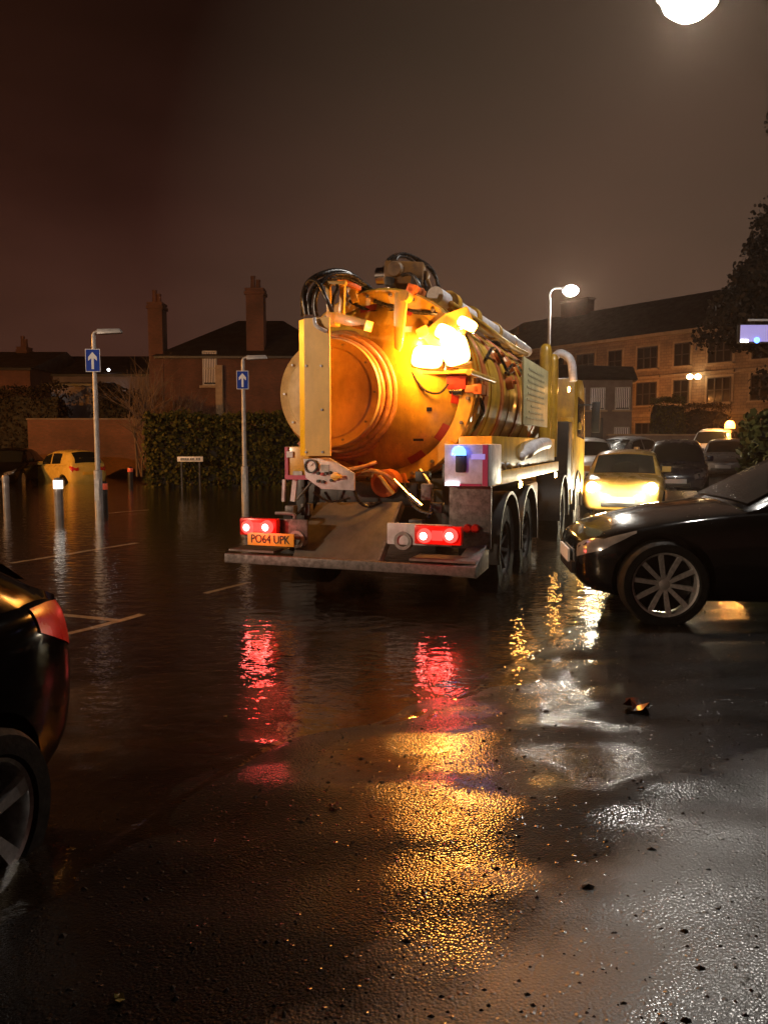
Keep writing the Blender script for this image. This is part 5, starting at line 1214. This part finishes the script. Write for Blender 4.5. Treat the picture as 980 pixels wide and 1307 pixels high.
def porch_light(px, py, d, r, label):
    q = at_y(px, py, d); m = MB(); m.lathe([(0.0,r),(r*0.7,r*0.7),(r,0.0),(r*0.7,-r*0.7),(0.0,-r)], Matrix.Rotation(R_(90), 4, 'X'), 12, cap=False)
    o = thing('porch_light', q, 0, label, 'lamp', 'small white house lights'); m.build('globe', M['porch'], o)
    m = MB(); m.box((0, r+0.06, r*0.5), (r*1.2, 0.12, r*1.8)); m.build('wall_bracket', M['black'], o)
porch_light(150, 497, 46.6, 0.13, 'white house light above the dark round bush, brightest of three')
porch_light(139, 472, 46.6, 0.09, 'dim house light high under the long slate roof')
porch_light(71, 509, 37.7, 0.08, 'faint house light on the corner of the pale outbuilding')
# far house behind the truck
h5o, r5, a5, L5, e5 = house('far_house', 560, 720, 70.0, 470, 436, 10.0, 'dark distant house behind the tank of the truck', 'render')
stack(r5, a5, 70.0, 656, 684, 418, 1.0, 4.0, 3, 5.0)

# glowing lilac box on an added arm, standing in for a lens reflection
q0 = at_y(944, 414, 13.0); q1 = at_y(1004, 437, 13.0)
sg = thing('lens_ghost_box', ((q0.x+q1.x)/2, 13.0, 0.1), 0, 'added lilac glowing box with a blue spot, for a lens reflection high at the right edge', 'sign')
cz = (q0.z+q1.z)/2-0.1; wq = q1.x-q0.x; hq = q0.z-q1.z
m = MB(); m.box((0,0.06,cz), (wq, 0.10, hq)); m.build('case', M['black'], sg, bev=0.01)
m = MB(); m.box((0,0.0,cz), (wq-0.02, 0.014, hq-0.02)); m.build('ghost_face', M['lilac'], sg)
m = MB(); m.cyl((wq/2+0.06,0.06,0),(wq/2+0.06,0.06,cz+hq/2+0.25), 0.045, n=12); m.bar((wq/2+0.06,0.06,cz+hq/2+0.08),(-wq*0.3,0.06,cz+hq/2+0.08),0.03,0.03); m.build('added_post', M['pole'], sg)
q = at_y(966, 434, 12.97); m = MB(); m.lathe([(0.0,-0.03),(0.035,-0.025),(0.05,0.0)], Matrix.Translation((q.x-(q0.x+q1.x)/2, -0.012, q.z-0.1)), 12); m.build('blue_lamp', M['blue'], sg)  # blue spot of the stand-in box, not a fitted lamp
q = at_y(950, 435, 12.97); m = MB(); m.box((q.x-(q0.x+q1.x)/2, -0.014, q.z-0.1), (0.13, 0.02, 0.045)); m.build('ghost_white_spot', M['porch'], sg, bev=0.008)

# ------------------------------------------------------------------ night sky
W = bpy.data.worlds.new('World'); scn.world = W; W.use_nodes = True
t = W.node_tree; L = t.links.new; bg = t.nodes['Background']
tc = t.nodes.new('ShaderNodeTexCoord'); sp = t.nodes.new('ShaderNodeSeparateXYZ'); L(tc.outputs['Generated'], sp.inputs[0])
rz_ = ramp(t, [(0.0, (0.050,0.0195,0.012)), (0.12, (0.045,0.0182,0.0122)), (0.28, (0.026,0.0088,0.0064)), (0.44, (0.0100,0.0034,0.0022)), (0.60, (0.0045,0.0018,0.0013)), (1.0, (0.0035,0.0013,0.001))]); L(sp.outputs['Z'], rz_.inputs['Fac'])
nz = N(t, 'ShaderNodeTexNoise', Scale=2.2, Detail=5.0, Roughness=0.5); mp = t.nodes.new('ShaderNodeMapping'); mp.inputs['Scale'].default_value = (1,1,2.6); L(tc.outputs['Generated'], mp.inputs[0]); L(mp.outputs[0], nz.inputs['Vector'])
nr = ramp(t, [(0.32, 0.66), (0.68, 1.34)]); L(nz.outputs['Fac'], nr.inputs['Fac'])
mx = N(t, 'ShaderNodeMixRGB', blend_type='MULTIPLY'); mx.inputs[0].default_value = 1; L(rz_.outputs[0], mx.inputs[1]); L(nr.outputs[0], mx.inputs[2])
# town glow low on the right
dt = N(t, 'ShaderNodeVectorMath', operation='DOT_PRODUCT'); dt.inputs[1].default_value = Vector((0.30,0.93,0.17)).normalized(); L(tc.outputs['Generated'], dt.inputs[0])
gr = ramp(t, [(0.83, (0,0,0)), (1.0, (0.050,0.035,0.022))]); L(dt.outputs['Value'], gr.inputs['Fac'])
ad = N(t, 'ShaderNodeMixRGB', blend_type='ADD'); ad.inputs[0].default_value = 1; L(mx.outputs[0], ad.inputs[1]); L(gr.outputs[0], ad.inputs[2])
dl = N(t, 'ShaderNodeVectorMath', operation='DOT_PRODUCT'); dl.inputs[1].default_value = Vector((-0.62,0.76,0.18)).normalized(); L(tc.outputs['Generated'], dl.inputs[0])
gl = ramp(t, [(0.86, (0,0,0)), (1.0, (0.006,0.0020,0.0008))]); L(dl.outputs['Value'], gl.inputs['Fac'])
a2_ = N(t, 'ShaderNodeMixRGB', blend_type='ADD'); a2_.inputs[0].default_value = 1; L(ad.outputs[0], a2_.inputs[1]); L(gl.outputs[0], a2_.inputs[2])
L(a2_.outputs[0], bg.inputs['Color']); bg.inputs['Strength'].default_value = 1.0

# ------------------------------------------------------------------ thin haze added for the glow round the lamps
m = MB(); m.box((0, 60, 6.4), (300, 200, 16.0)); hz = m.build('haze', M['black'], smooth=0)
vm = bpy.data.materials.new('lamp_glow_haze'); vm.use_nodes = True; t = vm.node_tree; t.nodes.clear()
vo = t.nodes.new('ShaderNodeOutputMaterial'); pv = t.nodes.new('ShaderNodeVolumePrincipled'); pv.inputs['Color'].default_value = (0.92,0.66,0.50,1); pv.inputs['Density'].default_value = 0.0008; pv.inputs['Anisotropy'].default_value = 0.82
t.links.new(pv.outputs['Volume'], vo.inputs['Volume']); hz.data.materials.clear(); hz.data.materials.append(vm); tag(hz, kind='stuff')

# ------------------------------------------------------------------ render settings
vs = scn.view_settings; vs.view_transform = 'Standard'; vs.look = 'None'; vs.exposure = 0.0; vs.gamma = 1.0; vs.use_curve_mapping = False
scn.render.engine = 'CYCLES'
cy = scn.cycles; cy.use_denoising = True; cy.max_bounces = 6; cy.transparent_max_bounces = 8; cy.sample_clamp_indirect = 6.0; cy.caustics_reflective = True; cy.use_light_tree = True
try: cy.denoiser = 'OPENIMAGEDENOISE'
except Exception: pass
